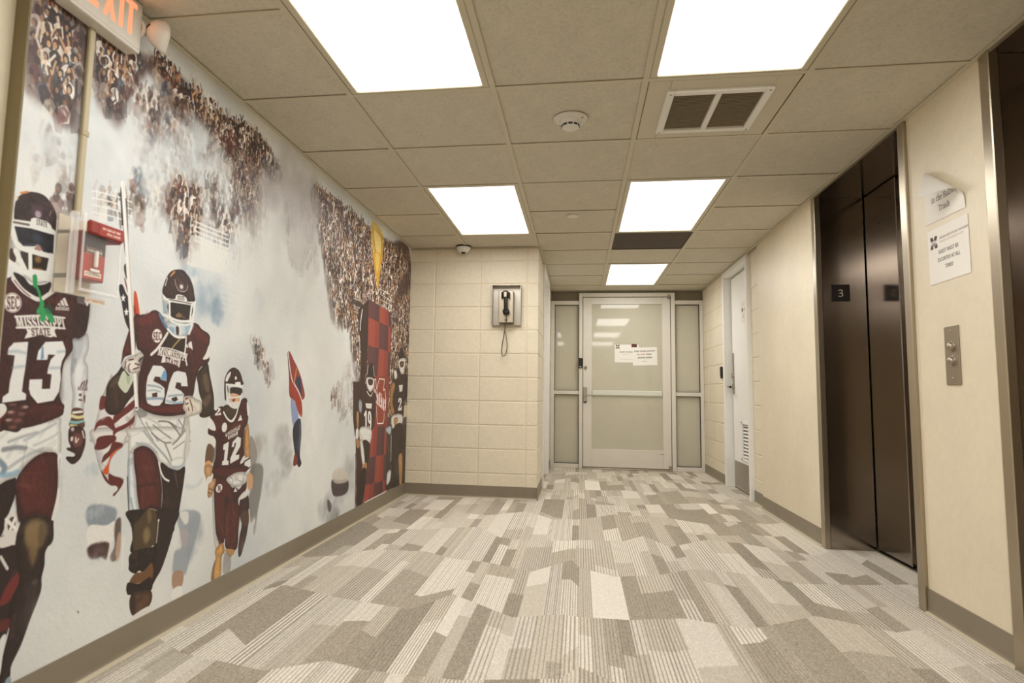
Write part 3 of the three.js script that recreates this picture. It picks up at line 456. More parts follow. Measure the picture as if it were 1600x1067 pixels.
{
  const g = thing('fire_alarm_pull', 'red fire alarm pull station under a clear plastic cover on the mural', 'fire alarm', [XL + 0.002, 1.25, -1.662], Math.PI / 2);
  part('spacer', bx(-0.085, 0.05, -0.112, 0.112, 0, 0.004), std({ color: 0xd3c9b4, roughness: 0.5 }), g);
  const red = part('pull_station', merge([cb(-0.04, 0.055, -0.068, 0.075, 0.004, 0.045, 0.004)]), M.red, g);
  const face = part('station_face', new THREE.PlaneGeometry(0.086, 0.134).translate(0.0075, 0.0035, 0.0455), (() => { const c = canvas(344, 536), x = c.getContext('2d'); x.fillStyle = '#a63018'; x.fillRect(0, 0, 344, 536); x.fillStyle = '#3a1710'; x.fillRect(0, 0, 344, 240); x.fillStyle = '#2a1712'; x.fillRect(60, 90, 230, 110); x.strokeStyle = '#c9a184'; x.lineWidth = 5; x.strokeRect(52, 170, 240, 66); x.fillStyle = '#d9d0c2'; x.font = 'bold 44px sans-serif'; x.textAlign = 'center'; x.fillText('FIRE', 110, 218); x.fillText('ALARM', 220, 218); x.fillStyle = '#e6d9c6'; x.fillRect(40, 450, 264, 56); x.fillStyle = '#5c2a1c'; x.font = 'bold 40px sans-serif'; x.fillText('PULL DOWN', 172, 494); return std({ map: canvasTex(c), roughness: 0.4 }); })(), red);
  part('pull_handle', merge([cb(0.004, 0.016, -0.028, 0.022, 0.045, 0.056, 0.003), cb(-0.008, 0.028, -0.042, -0.033, 0.045, 0.052, 0.002)]), std({ color: 0xe9e6df, roughness: 0.4 }), red);
  part('seal_wire', tube([[-0.02, 0.07, 0.05], [0.01, 0.055, 0.06], [0.045, 0.06, 0.06], [0.07, 0.075, 0.058]], 0.0012, 20, 6), M.black, g);
  const T = 0.003, z1 = 0.068;
  part('clear_cover', merge([cb(-0.07, 0.088, -0.108, 0.118, z1 - T, z1, 0.001), bx(-0.088, -0.085, -0.118, 0.118, 0.004, 0.045), bx(-0.07, -0.067, -0.118, 0.118, 0.047, z1 - T), bx(0.085, 0.088, -0.108, 0.118, 0.004, z1 - T), bx(-0.085, 0.085, 0.115, 0.118, 0.004, z1 - T), bx(-0.085, 0.085, -0.118, -0.115, 0.004, 0.05), cb(-0.05, 0.083, -0.142, -0.112, 0.05, 0.053, 0.001)]), M.clear, g);
  part('cover_flange', merge([cb(-0.088, -0.068, -0.118, 0.118, 0.042, 0.047, 0.001), cb(0.08, 0.088, -0.108, 0.118, z1, z1 + 0.003, 0.001), cb(-0.07, 0.08, -0.108, -0.1, z1, z1 + 0.003, 0.001), cb(-0.07, -0.062, -0.1, 0.118, z1, z1 + 0.003, 0.001)]), M.clearEdge, g);
  part('hinge', cyl(0.005, 0.235, 12).translate(-0.074, 0, 0.053), M.clearEdge, g);
  for (const [r0, r1] of [[0.052, 0.062], [-0.075, -0.062]]) part('cover_rib', bx(-0.089, -0.0885, r0, r1, 0.004, 0.045), std({ color: 0x9c968e, roughness: 0.3 }), g);
  const band = (() => { const s = new THREE.Shape(); s.moveTo(-0.052, 0); s.lineTo(0.08, 0); s.quadraticCurveTo(0.094, 0, 0.094, -0.014); s.lineTo(0.094, -0.04); s.lineTo(-0.052, -0.04); return s; })();
  const horn = part('horn_band', merge([cb(-0.052, 0.092, 0.062, 0.102, 0.06, 0.076, 0.006), cb(0.078, 0.094, 0.058, 0.1, 0.01, 0.07, 0.005)]), M.red, g); horn.userData.label = 'red horn band';
  part('horn_text', new THREE.PlaneGeometry(0.1, 0.03).translate(0.033, 0.08, 0.0765), (() => { const c = canvas(800, 240), x = c.getContext('2d'); x.fillStyle = '#9c2a1a'; x.fillRect(0, 0, 800, 240); x.fillStyle = '#efe4d6'; x.font = 'bold 76px sans-serif'; x.textAlign = 'center'; x.fillText('IN CASE OF FIRE', 400, 95); x.fillText('PULL COVER', 480, 195); return std({ map: canvasTex(c), roughness: 0.35 }); })(), horn);
  part('tab_text', new THREE.PlaneGeometry(0.08, 0.016).translate(0.015, -0.128, 0.0535), (() => { const c = canvas(640, 128), x = c.getContext('2d'); x.fillStyle = '#d9d2c4'; x.fillRect(0, 0, 640, 128); x.fillStyle = '#c46a52'; x.font = 'bold 84px sans-serif'; x.textAlign = 'center'; x.fillText('LIFT THEN PULL', 320, 92, 620); return std({ map: canvasTex(c), roughness: 0.4 }); })(), g);
}

// printed picture of the mural, in millimetres on the wall: from the near end, from the floor
const PRINT = [[6,"#c3cdd4",0.5,0,288,1642,266,178],
[6,"#cfd5d8",0.5,0,982,1608,319,212],
[6,"#b9c4cd",0.75,0,928,1223,142,115],
[6,"#b4c3cf",0.7,0,785,1350,145,64],
[6,"#c9cbd0",0.6,0,151,1510,171,73],
[0,"#4a352f",0.8,20,-11,1887,185,2015,196,1759,176,1646,137,1606,77,1643,1,1669],
[5,"",1,0,1,11,1.15,-11,1921,185,2049,196,1793,176,1680,137,1640,77,1677,1,1703],
[1,"#33211f",0.55,10,58,1967,185,2049,191,1891,164,1895,108,1921],
[0,"#4a352f",0.8,20,200,1943,464,1987,421,1878,369,1782,363,1703,305,1705,239,1765],
[5,"",1,0,1,12,1.1,200,1977,464,2021,421,1912,369,1816,363,1737,305,1739,239,1799],
[0,"#4a352f",0.8,20,450,1994,522,2024,713,2009,938,1992,1231,2039,1468,1935,1375,1860,1291,1871,1266,1655,1241,1552,1157,1595,1079,1715,938,1764,863,1816,750,1848,610,1872,515,1921],
[5,"",1,0,1,13,1,450,2028,522,2058,713,2043,938,2026,1231,2073,1468,1969,1375,1894,1291,1905,1266,1689,1241,1586,1157,1629,1079,1749,938,1798,863,1850,750,1882,610,1906,515,1955],
[5,"",0.15,3,0.75,31,1.1,375,1906,847,2003,1374,1909,1323,1491,1002,1422,765,1545,552,1438,403,1635],
[5,"",0.18,3,0.6,32,1.2,54,1592,182,1668,201,1441,32,1405],
[5,"",0.25,3,0.7,33,1,1481,1848,1865,1897,1990,1560,1591,1482],
[5,"",0.5,2,0.8,14,1,363,1878,502,1914,671,1872,628,1733,471,1739,386,1802],
[0,"#4a352f",0.8,20,1835,1982,2131,2013,3154,2008,3916,2026,4001,678,3276,889,2701,924,2532,1126,2482,1267,2232,1259,2115,1417,2004,1660,1869,1828],
[5,"",1,0,1,15,1.1,1835,2016,2131,2047,3154,2042,3916,2060,4001,712,3276,923,2701,958,2532,1160,2482,1301,2232,1293,2115,1451,2004,1694,1869,1862],
[0,"#6b5a55",0.45,20,587,1565,691,1642,828,1633,834,1492,781,1353,725,1316,667,1399],
[5,"",0.85,1,0.85,16,1.1,587,1599,691,1676,828,1667,834,1526,781,1387,725,1350,667,1433],
[5,"",0.6,2,0.7,17,1,811,1712,1013,1783,1132,1651,1100,1550,1003,1499,917,1549],
[5,"",0.6,2,0.9,18,1,1256,1110,1352,1097,1510,929,1481,891,1326,998],
[5,"",0.6,2,0.6,19,1.2,2,1412,70,1435,203,1471,207,1376,154,1370,74,1401],
[5,"",0.55,2,0.5,20,1.2,254,1458,370,1527,505,1561,531,1478,426,1416,285,1408],
[5,"",0.7,2,0.8,21,1.1,408,1589,472,1628,501,1537,433,1493],
[0,"#4a352f",0.8,20,3412,1495,3942,1792,4050,45,3430,85,3342,890],
[5,"",1,0,1.1,22,1.05,3412,1529,3942,1826,4050,79,3430,119,3342,924],
[0,"#4a352f",0.8,20,2614,921,2917,884,2916,133,2747,34,2701,457,2801,708],
[5,"",1,0,1,23,0.9,2614,955,2917,918,2916,167,2747,68,2701,491,2801,742],
[5,"",0.5,2,0.5,24,0.9,2162,832,2506,1076,2655,914,2625,746,2493,669],
[6,"#9b9494",0.85,0,1585,1882,386,195],
[6,"#b3afac",0.8,0,1496,1706,336,174],
[6,"#b2adab",0.8,0,1718,1714,249,203],
[6,"#a29b9a",0.5,0,1349,1838,162,121],
[6,"#a39d9c",0.6,0,1827,1850,137,175],
[6,"#d0cfcc",0.95,0,1487,1462,416,235],
[6,"#c3c1be",0.8,0,1812,1596,189,208],
[6,"#d8d9d7",0.8,0,1235,1472,213,173],
[6,"#d2d8da",0.8,0,508,1698,212,131],
[6,"#dcdfe0",0.9,0,344,1634,148,85],
[6,"#c2cacf",0.85,0,698,1797,172,120],
[6,"#cdd3d5",0.7,0,869,1786,163,115],
[6,"#cfd6d8",0.6,0,950,1680,137,78],
[6,"#d7dcde",0.95,0,90,1552,136,75],
[6,"#d2d7d9",0.7,0,839,1235,332,149],
[6,"#dadddd",0.6,0,592,1380,185,112],
[6,"#d3d2cf",0.6,0,2010,1378,250,218],
[6,"#d8d8d6",0.95,0,2340,1067,322,236],
[6,"#dadad8",0.9,0,2083,1127,302,221],
[6,"#d5d6d6",0.9,0,2530,851,195,205],
[6,"#8fa4b6",0.8,0,893,1218,100,70],
[6,"#7d93a7",0.7,0,978,1190,57,58],
[6,"#5d7184",0.8,0,455,1577,22,34],
[6,"#9fb0bd",0.7,0,482,1531,39,26],
[6,"#9db3c4",0.8,0,790,1302,84,34],
[6,"#c9ccce",0.6,0,1315,1278,60,59],
[6,"#a9bac6",0.6,0,354,618,37,23],
[6,"#9a9b9d",0.6,0,1612,613,101,95],
[6,"#8b8c8f",0.6,0,1679,512,67,84],
[6,"#b6b8ba",0.6,0,1551,417,97,69],
[6,"#9c9894",0.5,0,1386,600,75,89],
[6,"#9c9da0",0.7,0,2250,193,144,98],
[6,"#6f6f74",0.6,0,2339,102,107,77],
[6,"#b5b6b8",0.7,0,2425,280,134,118],
[6,"#9d9c9d",0.6,0,2586,338,121,140],
[6,"#98a2ab",0.7,0,895,302,69,83],
[6,"#c3c7c9",0.6,0,1199,263,87,109],
[6,"#a19d99",0.7,0,1339,489,54,116],
[2,"#e6e7e5",0.85,0,5,261,1464,346,1479,434,1481],
[2,"#e6e7e5",0.85,0,5,263,1443,348,1457,437,1457],
[2,"#e6e7e5",0.85,0,5,265,1422,351,1435,439,1434],
[2,"#e6e7e5",0.85,0,5,268,1400,353,1412,441,1411],
[2,"#e6e7e5",0.8,0,4,278,1472,284,1394],
[2,"#e6e7e5",0.8,0,4,321,1478,327,1397],
[2,"#e6e7e5",0.8,0,4,371,1484,377,1402],
[2,"#e6e7e5",0.8,0,4,418,1490,424,1406],
[2,"#e8e9e7",0.85,0,6,785,1511,901,1512,1021,1516],
[2,"#e8e9e7",0.85,0,6,786,1493,903,1494,1023,1497],
[2,"#e8e9e7",0.85,0,6,788,1475,905,1475,1025,1477],
[2,"#e8e9e7",0.85,0,6,790,1457,907,1456,1027,1458],
[2,"#e8e9e7",0.85,0,6,792,1439,909,1437,1029,1438],
[2,"#e8e9e7",0.75,0,5,790,1511,798,1435],
[2,"#e8e9e7",0.75,0,5,863,1512,871,1434],
[2,"#e8e9e7",0.75,0,5,933,1513,942,1433],
[2,"#e8e9e7",0.75,0,5,1000,1514,1009,1432],
[1,"#e2e1dc",0.75,4,761,1455,1027,1460,997,1347,751,1335],
[2,"#e3e4e2",0.5,0,4,984,1344,1082,1347,1157,1340],
[2,"#e3e4e2",0.5,0,4,987,1320,1084,1322,1159,1315],
[2,"#e3e4e2",0.5,0,4,989,1297,1087,1298,1162,1290],
[2,"#e3e4e2",0.5,0,4,992,1273,1089,1273,1165,1265],
[2,"#e3e4e2",0.5,0,4,994,1249,1092,1249,1167,1240],
[2,"#e3e4e2",0.5,0,4,997,1226,1094,1224,1170,1214],
[2,"#e3e4e2",0.5,0,4,999,1202,1097,1200,1172,1189],
[2,"#dfe0df",0.4,0,4,1001,1439,1101,1437],
[2,"#dfe0df",0.4,0,4,1004,1416,1104,1414],
[2,"#dfe0df",0.4,0,4,1006,1394,1106,1391],
[2,"#dfe0df",0.4,0,4,1008,1372,1109,1367],
[2,"#e9e7e2",0.9,0,3,2546,1473,2683,1475],
[2,"#e9e7e2",0.9,0,3,2548,1456,2685,1458],
[2,"#e9e7e2",0.9,0,3,2550,1439,2687,1441],
[2,"#e9e7e2",0.9,0,3,2552,1423,2689,1424],
[2,"#e9e7e2",0.9,0,3,2554,1406,2690,1407],
[2,"#e9e7e2",0.9,0,3,2555,1389,2692,1389],
[2,"#ebe9e4",0.85,0,4,3105,1623,3402,1620],
[2,"#ebe9e4",0.85,0,4,3109,1585,3406,1579],
[2,"#ebe9e4",0.85,0,4,3113,1547,3411,1539],
[2,"#ebe9e4",0.85,0,4,3117,1509,3415,1499],
[2,"#ebe9e4",0.85,0,4,3121,1471,3420,1459],
[1,"#2d2321",0.8,1,2511,1467,2723,1464,2727,1429,2526,1436],
[1,"#cfc3ad",1,1,3775,744,3955,757,3952,594,3773,586],
[1,"#2c2321",0.75,2,3280,596,3965,659,3989,71,3364,119],
[0,"#d9b04a",0.75,11,2855,2067,3110,2052,3139,1908,3096,1775,3050,1605,2989,1702,2946,1786,2889,1866],
[0,"#eed688",0.8,8,2913,2016,3071,2002,3083,1895,3028,1803,2967,1896],
[0,"#d39a2a",0.75,11,2911,1857,3091,1885,3092,1803,3058,1703,3045,1619,2993,1691,2919,1780],
[0,"#e9c76c",0.8,7,2954,1855,3055,1866,3049,1783,3011,1729],
[0,"#2e201f",1,0,12,631,57,635,79,632,82,585,67,540,50,487,27,492],
[0,"#2e201f",1,0,44,465,105,462,120,353,107,318,98,246,70,209],
[0,"#6f2b29",1,2,79,354,111,381,117,354,105,333,91,313,64,311,66,327],
[0,"#5c2624",1,2,68,270,100,269,98,246,70,245],
[3,"#d9d6d2",1,0,79,516,22,29],
[3,"#4a3936",1,0,79,512,12,19],
[2,"#e8e5e0",1,0,9,61,528,96,494],
[2,"#e8e5e0",1,0,9,90,529,72,489],
[0,"#d8d3d0",1,0,51,477,71,499,101,483,104,456,52,468],
[0,"#d8d3d0",1,0,46,485,103,474,104,462,53,458],
[2,"#d0ccc9",1,0,8,55,435,78,400],
[0,"#d9dcdc",1,0,73,218,91,232,88,192,84,150,80,152],
[0,"#7d8894",0.85,6,347,513,458,488,462,446,423,440,354,450],
[6,"#c9d2d8",0.6,0,379,489,48,19],
[0,"#e6e4df",0.95,2,354,452,423,441,463,444,467,394,446,383,360,393],
[0,"#3d2424",0.95,5,360,393,444,383,440,336,415,347,394,346,363,359],
[0,"#4d3c38",0.85,4,467,445,489,450,495,395,494,334,468,320,453,338,470,368,464,411],
[0,"#c8a894",0.8,4,483,404,495,395,497,330,485,317,476,357],
[2,"#e3e1de",0.8,2,12,510,385,515,284],
[2,"#e6e3df",0.8,2,10,451,382,443,324],
[6,"#a9bdca",0.7,0,407,340,49,12],
[0,"#8f98a2",0.8,6,798,411,933,387,919,297,889,235,866,177,843,187,840,184,787,198,782,246,791,277,830,286,812,338],
[0,"#b7a6aa",0.6,6,818,337,863,335,856,277,830,286],
[0,"#a98870",0.95,2,785,199,846,188,844,137,793,141],
[0,"#eceae6",0.95,2,791,140,844,136,844,93,791,100],
[0,"#ebe8e3",0.8,4,804,410,855,405,859,366,834,367],
[0,"#c2ccd3",0.6,6,832,514,894,498,936,525,935,503,883,489,834,496],
[0,"#8d8781",0.85,4,1294,658,1335,634,1365,575,1355,528,1341,485,1307,489,1294,572],
[0,"#6e6a67",0.75,6,1315,525,1424,513,1424,406,1398,310,1391,231,1375,210,1365,237,1376,279,1331,278,1306,375,1325,430],
[6,"#cfd1d1",0.8,0,1355,239,62,45],
[0,"#b9b3b6",0.5,5,1436,1011,1472,1013,1505,932,1483,915,1445,931],
[0,"#8c2f27",0.95,1,1635,1064,1709,1019,1773,965,1824,902,1847,825,1688,827,1655,936],
[2,"#e3e0da",1,0,9,1632,1064,1668,949,1732,876,1804,834],
[2,"#d9a235",1,0,8,1739,982,1715,894],
[0,"#2b3557",1,1,1737,920,1783,940,1812,876,1804,838,1761,870],
[2,"#27304c",1,0,6,1629,1057,1644,979,1676,906],
[0,"#a33a2a",1,1,1672,907,1783,870,1836,750,1806,735,1734,815],
[2,"#e2dfd9",1,0,9,1716,904,1794,854,1840,782],
[0,"#8f9cc4",1,2,1690,823,1745,799,1789,728,1739,684,1708,731],
[0,"#1f2536",1,1,1731,676,1808,720,1835,639,1828,530,1852,480,1807,473,1751,575],
[0,"#7a2f24",1,1,1767,543,1803,509,1797,482,1752,483],
[6,"#d9d9d8",0.6,0,1902,635,100,162],
[0,"#33242a",0.85,6,2298,336,2421,319,2566,301,2561,226,2382,226,2305,264],
[0,"#cfc6bb",0.8,6,2305,379,2439,390,2562,339,2553,293,2348,311],
[0,"#2f2528",0.7,7,2239,230,2301,194,2294,152,2251,168],
[1,"#35211f",1,0,2645,1413,2863,1513,2864,1370,2862,1194,2855,1019,2776,824,2735,937,2736,1106,2705,1208,2654,1300],
[1,"#3a2321",1,0,2596,929,2809,933,2983,868,2975,580,2912,320,2873,111,2741,117,2726,358,2684,534,2623,679],
[2,"#dcdce2",1,0,14,2725,1420,2692,1330,2698,1279],
[2,"#dddde0",1,0,8,2684,1232,2714,1131,2671,999],
[2,"#d9d9de",1,0,12,2676,566,2679,410,2706,115],
[2,"#7a2a28",1,0,14,2834,353,2841,136],
[1,"#5c383b",1,0,2864,1513,3103,1499,3104,1376,2857,1383],
[1,"#4c2a31",0.45,0,3004,1505,3103,1499,3104,1376,3002,1379],
[1,"#9d463a",1,0,3103,1499,3321,1487,3331,1370,3104,1376],
[1,"#7d2f2d",0.45,0,3231,1492,3321,1487,3331,1370,3238,1373],
[1,"#5c383b",1,0,3321,1487,3391,1483,3403,1368,3331,1370],
[1,"#4c2a31",0.45,0,3363,1485,3391,1483,3403,1368,3374,1369],
[1,"#9d463a",1,0,2857,1383,3104,1376,3118,1182,2868,1188],
[1,"#7d2f2d",0.45,0,3002,1379,3104,1376,3118,1182,3015,1184],
[1,"#5c383b",1,0,3104,1376,3331,1370,3348,1177,3118,1182],
[1,"#4c2a31",0.45,0,3238,1373,3331,1370,3348,1177,3253,1179],
[1,"#9d463a",1,0,3331,1370,3403,1368,3421,1176,3348,1177],
[1,"#7d2f2d",0.45,0,3374,1369,3403,1368,3421,1176,3391,1176],
[1,"#5c383b",1,0,2868,1188,3118,1182,3110,980,2864,979],
[1,"#4c2a31",0.45,0,3015,1184,3118,1182,3110,980,3008,979],
[1,"#9d463a",1,0,3118,1182,3348,1177,3337,980,3110,980],
[1,"#7d2f2d",0.45,0,3253,1179,3348,1177,3337,980,3244,980],
[1,"#5c383b",1,0,3348,1177,3421,1176,3410,980,3337,980],
[1,"#4c2a31",0.45,0,3391,1176,3421,1176,3410,980,3381,980],
[1,"#8a3d35",1,0,2864,979,3110,980,3143,610,2936,614],
[1,"#7d2f2d",0.45,0,3008,979,3110,980,3143,610,3058,611],
[1,"#8a3d35",1,0,3110,980,3337,980,3329,606,3143,610],
[1,"#7d2f2d",0.45,0,3244,980,3337,980,3329,606,3253,608],
[1,"#8a3d35",1,0,3337,980,3410,980,3388,605,3329,606],
[1,"#7d2f2d",0.45,0,3381,980,3410,980,3388,605,3364,605],
[1,"#9d463a",1,0,2936,614,3143,610,3136,397,2931,406],
[1,"#7d2f2d",0.45,0,3058,611,3143,610,3136,397,3052,401],
[1,"#5c383b",1,0,3143,610,3329,606,3322,389,3136,397],
[1,"#4c2a31",0.45,0,3253,608,3329,606,3322,389,3246,392],
[1,"#9d463a",1,0,3329,606,3388,605,3381,386,3322,389],
[1,"#7d2f2d",0.45,0,3364,605,3388,605,3381,386,3357,388],
[1,"#5c383b",1,0,2931,406,3136,397,3112,207,2884,220],
[1,"#4c2a31",0.45,0,3052,401,3136,397,3112,207,3018,212],
[1,"#9d463a",1,0,3136,397,3322,389,3321,196,3112,207],
[1,"#7d2f2d",0.45,0,3246,392,3322,389,3321,196,3235,201],
[1,"#5c383b",1,0,3322,389,3381,386,3387,193,3321,196],
[1,"#4c2a31",0.45,0,3357,388,3381,386,3387,193,3360,194],
[1,"#9d463a",1,0,2884,220,3112,207,3104,108,2863,107],
[1,"#7d2f2d",0.45,0,3018,212,3112,207,3104,108,3005,107],
[1,"#5c383b",1,0,3112,207,3321,196,3325,109,3104,108],
[1,"#4c2a31",0.45,0,3235,201,3321,196,3325,109,3234,109],
[1,"#9d463a",1,0,3321,196,3387,193,3396,110,3325,109],
[1,"#7d2f2d",0.45,0,3360,194,3387,193,3396,110,3367,110],
[2,"#8e3a37",1,0,7,2864,1513,2857,1383,2868,1188,2864,979],
[1,"#93402f",1,0,3025,949,3063,957,3098,884,3149,961,3277,959,3262,875,3295,887,3328,814,3295,751,3299,660,3284,629,3138,632,3105,755,3037,868],
[7,"#eeece8",1,0,8,3025,949,3063,957,3098,884,3149,961,3277,959,3262,875,3295,887,3328,814,3295,751,3299,660,3284,629,3138,632,3105,755,3037,868],
[1,"#ece9e4",1,0,3049,885,3194,855,3335,805,3331,700,3206,748,3061,781],
[4,"#9a342d",1,0,"STATE",1,3072,829,3325,758,3189,851],
[2,"#4a2a31",1,0,3,3141,503,3143,431],
[2,"#4a2a31",1,0,3,3193,499,3195,427],
[2,"#4a2a31",1,0,3,3245,495,3247,422],
[2,"#4a2a31",1,0,3,3299,491,3301,418],
[0,"#352322",1,0,3527,898,3665,958,3963,964,3858,871,3853,739,3809,631,3558,679,3516,822],
[0,"#352322",1,0,3520,1029,3641,1048,3804,1014,3927,1001,3924,812,3557,815],
[0,"#261c1b",1,0,3653,1147,3667,1198,3722,1229,3783,1205,3826,1143,3704,1122],
[0,"#e3e1dc",1,0,3642,1119,3835,1147,3819,1039,3751,1011,3690,1046],
[0,"#6d4a38",1,0,3683,1109,3798,1120,3791,1078,3710,1071],
[0,"#e0ddd8",1,0,3520,1029,3587,1039,3620,985,3553,968],
[4,"#e8e6e2",1,0,"2",1,3669,763,3787,766,3724,813],
[1,"#e2dfda",1,0,3677,919,3795,926,3783,871,3704,865],
[0,"#a97a42",1,0,3480,936,3573,918,3511,803,3571,712,3541,679,3462,715,3437,823],
[0,"#dfddd9",1,0,3494,662,3625,686,3805,671,3805,601,3640,551,3519,586],
[0,"#b88f63",1,0,3561,650,3663,656,3652,598,3584,597],
[0,"#332221",1,0,3523,548,3794,602,3829,451,3815,313,3737,302,3689,422,3632,312,3606,239,3537,266],
[0,"#bb9060",1,0,3733,341,3842,333,3853,97,3784,100,3753,222],
[2,"#cfd6dc",1,0,10,3503,521,3514,324],
[0,"#dfe3e6",1,0,3428,242,3523,249,3508,177,3422,152],
[0,"#b8c6d2",1,0,3359,585,3485,597,3482,532,3378,557],
[0,"#3b2221",1,0,2742,867,2890,880,3052,859,3090,816,3075,703,3031,598,2788,622,2806,728,2727,786],
[0,"#2b1e1d",1,0,2874,973,2895,1041,2947,1069,3005,1049,3033,970,2955,958],
[2,"#e8e6e2",1,0,7,2886,1047,2872,986],
[2,"#e5e2dd",1,0,6,2999,1049,3030,977],
[0,"#e4e2dd",1,0,2867,961,3024,956,3022,898,2954,863,2882,896],
[0,"#3b2a26",1,0,2897,950,2999,949,2992,914,2918,913],
[4,"#efedea",1,0,"19",1,2837,670,3004,656,2912,729],
[1,"#e2dfda",1,0,2855,785,3001,781,2989,744,2879,751],
[2,"#e6e3de",1,0,8,2879,867,2962,821,3003,859],
[0,"#a8b2ba",1,0,2725,811,2787,794,2782,721,2728,738],
[0,"#b98d62",1,0,2683,716,2729,722,2732,610,2712,596],
[0,"#e3e1dc",1,0,2687,613,2732,610,2733,555,2691,554],
[0,"#a97c55",1,0,2692,550,2759,537,2764,493,2716,496],
[0,"#e4e3df",1,0,2774,623,3005,595,2974,492,2878,520,2773,536],
[0,"#2e2120",1,0,2828,524,2984,496,2965,380,2890,368],
[0,"#e2e2df",1,0,2774,528,2829,520,2889,376,2846,360],
[0,"#b98a58",1,0,2841,361,2925,372,2913,316,2876,312],
[0,"#2a1f1e",1,0,2821,319,2921,315,2872,119,2764,117],
[0,"#4a392d",1,0,1060,797,1112,804,1169,785,1160,763,1119,738,1076,757],
[0,"#4c2524",1,0,972,773,1006,791,1058,797,1076,761,1128,731,1163,759,1185,794,1200,823,1230,832,1251,821,1266,769,1264,723,1244,700,1235,660,1249,585,1252,496,1021,524,1022,598,1013,668,962,690,957,711,962,744],
[0,"#331d1d",0.45,6,1013,683,1238,673,1251,530,1023,551],
[0,"#e2e3e2",1,0,961,757,999,730,1008,702,956,716,956,740],
[0,"#e0deda",1,0,967,684,1015,664,1005,628,966,646],
[0,"#e2e2e0",1,0,1252,816,1275,774,1264,751,1251,788],
[4,"#e6e4e0",1,0,"2",1,996,778,1044,779,1017,793],
[0,"#6a5040",1,0,960,649,1008,628,999,575,951,574],
[0,"#cfa06c",1,0,949,576,982,583,1002,558,1001,525,952,531],
[0,"#c79866",1,0,1245,691,1272,713,1301,590,1296,558,1262,575,1239,623],
[0,"#6d4d33",0.8,2,1234,669,1249,691,1254,608,1241,623],
[0,"#e1e0dd",1,0,1259,562,1300,562,1310,510,1268,510],
[2,"#2e201f",1,0,7,1251,551,1302,564],
[2,"#2e201f",1,0,7,1264,508,1307,522],
[0,"#dedcd8",1,0,1219,552,1248,579,1259,562,1233,546],
[0,"#3a2422",1,0,1057,879,1058,914,1081,946,1114,961,1142,960,1176,944,1198,913,1203,890,1095,892,1085,869,1078,831,1069,823,1060,853],
[0,"#e0dedb",1,0,1074,928,1097,944,1102,937,1092,919,1076,901,1064,908],
[0,"#f2efec",1,0,1138,923,1146,926,1153,914,1138,912],
[0,"#2b2221",1,0,1100,875,1194,874,1193,846,1107,848],
[0,"#d6a989",1,0,1106,845,1132,853,1180,842,1178,808,1120,811],
[0,"#7b4a34",1,0,1126,826,1147,830,1144,816,1129,817],
[2,"#e6e5e1",1,0,9,1077,889,1141,887,1203,882],
[1,"#eceae7",1,0,1140,900,1183,903,1191,883,1144,885],
[2,"#e3e2de",1,0,6,1097,886,1105,835],
[2,"#e3e2de",1,0,9,1072,890,1079,822,1113,798,1157,788,1187,801,1200,849],
[2,"#e3e2de",1,0,6,1080,836,1134,833,1194,839],
[0,"#dfdedb",0.85,0,1111,815,1183,815,1177,794,1151,790,1112,802],
[2,"#e6e4e1",1,0,9,1063,775,1089,746,1137,729,1163,756,1174,783],
[3,"#e4e2de",1,0,1076,711,20,20],
[1,"#e6e4e0",1,0,1200,760,1217,736,1179,732],
[1,"#e2dfda",1,0,1087,685,1202,716,1200,696,1185,692,1183,672,1112,658,1106,674,1090,670],
[4,"#4a2624",1,0,"MISSISSIPPI",1,1092,681,1199,706,1141,704],
[4,"#4a2624",1,0,"STATE",1,1116,668,1177,681,1145,683],
[1,"#e4e3e1",1,0,1076,640,1117,649,1113,598,1110,572,1123,569,1123,551,1073,555,1075,573,1086,574,1089,617,1075,619],
[1,"#e4e3e1",1,0,1149,647,1186,667,1215,657,1213,623,1175,588,1208,587,1206,569,1136,555,1136,578,1174,628,1174,641,1163,640,1160,624,1140,624],
[0,"#3f2a26",1,0,1234,386,1298,403,1320,309,1309,229,1286,177,1265,144,1243,157,1245,223,1260,277,1243,314],
[0,"#5b4136",0.8,4,1253,331,1314,325,1317,266,1263,281],
[0,"#d9d8d5",1,0,1223,402,1276,428,1295,430,1298,400,1242,390],
[2,"#dedddA",0.9,0,8,1317,334,1333,272],
[0,"#522624",1,0,1021,527,1115,492,1163,453,1219,436,1272,472,1284,460,1281,427,1245,413,1219,389,1240,338,1235,263,1235,197,1212,179,1183,179,1136,211,1128,249,1116,229,1072,232,1075,251,1042,320,1028,419,1016,474],
[0,"#351f1e",0.8,4,1110,424,1169,392,1135,388,1126,313,1119,251,1114,360],
[0,"#33201f",0.8,2,1164,449,1214,437,1217,389,1179,391],
[0,"#522624",1,0,1021,557,1275,530,1250,499,1115,492,1030,512],
[0,"#351f1e",0.6,3,1029,526,1115,492,1159,491,1211,513,1114,506],
[0,"#e0e1e0",1,0,1010,462,1023,458,1052,300,1085,236,1059,225,1033,313],
[2,"#a9b2ba",1,0,4,1023,447,1045,311,1072,239],
[3,"#e6e4e0",1,0,1062,464,24,17],
[4,"#4a2624",1,0,"M",1,1050,466,1075,462,1061,475],
[1,"#e4e2de",1,0,1191,447,1206,429,1176,432],
[0,"#e2e1de",1,0,1114,491,1149,506,1206,512,1279,498,1273,457,1190,450,1155,461],
[2,"#8f8d8a",1,0,4,1150,497,1169,485,1162,467],
[2,"#a19f9c",1,0,4,1205,480,1240,462,1261,478],
[3,"#b7b7b6",0.7,0,1191,487,16,12],
[0,"#c99d72",1,0,948,566,1003,560,999,516,1033,504,1027,477,1010,444,992,436,980,449,980,475,981,496,963,512],
[0,"#e0ded9",1,0,968,516,997,521,1006,502,977,493],
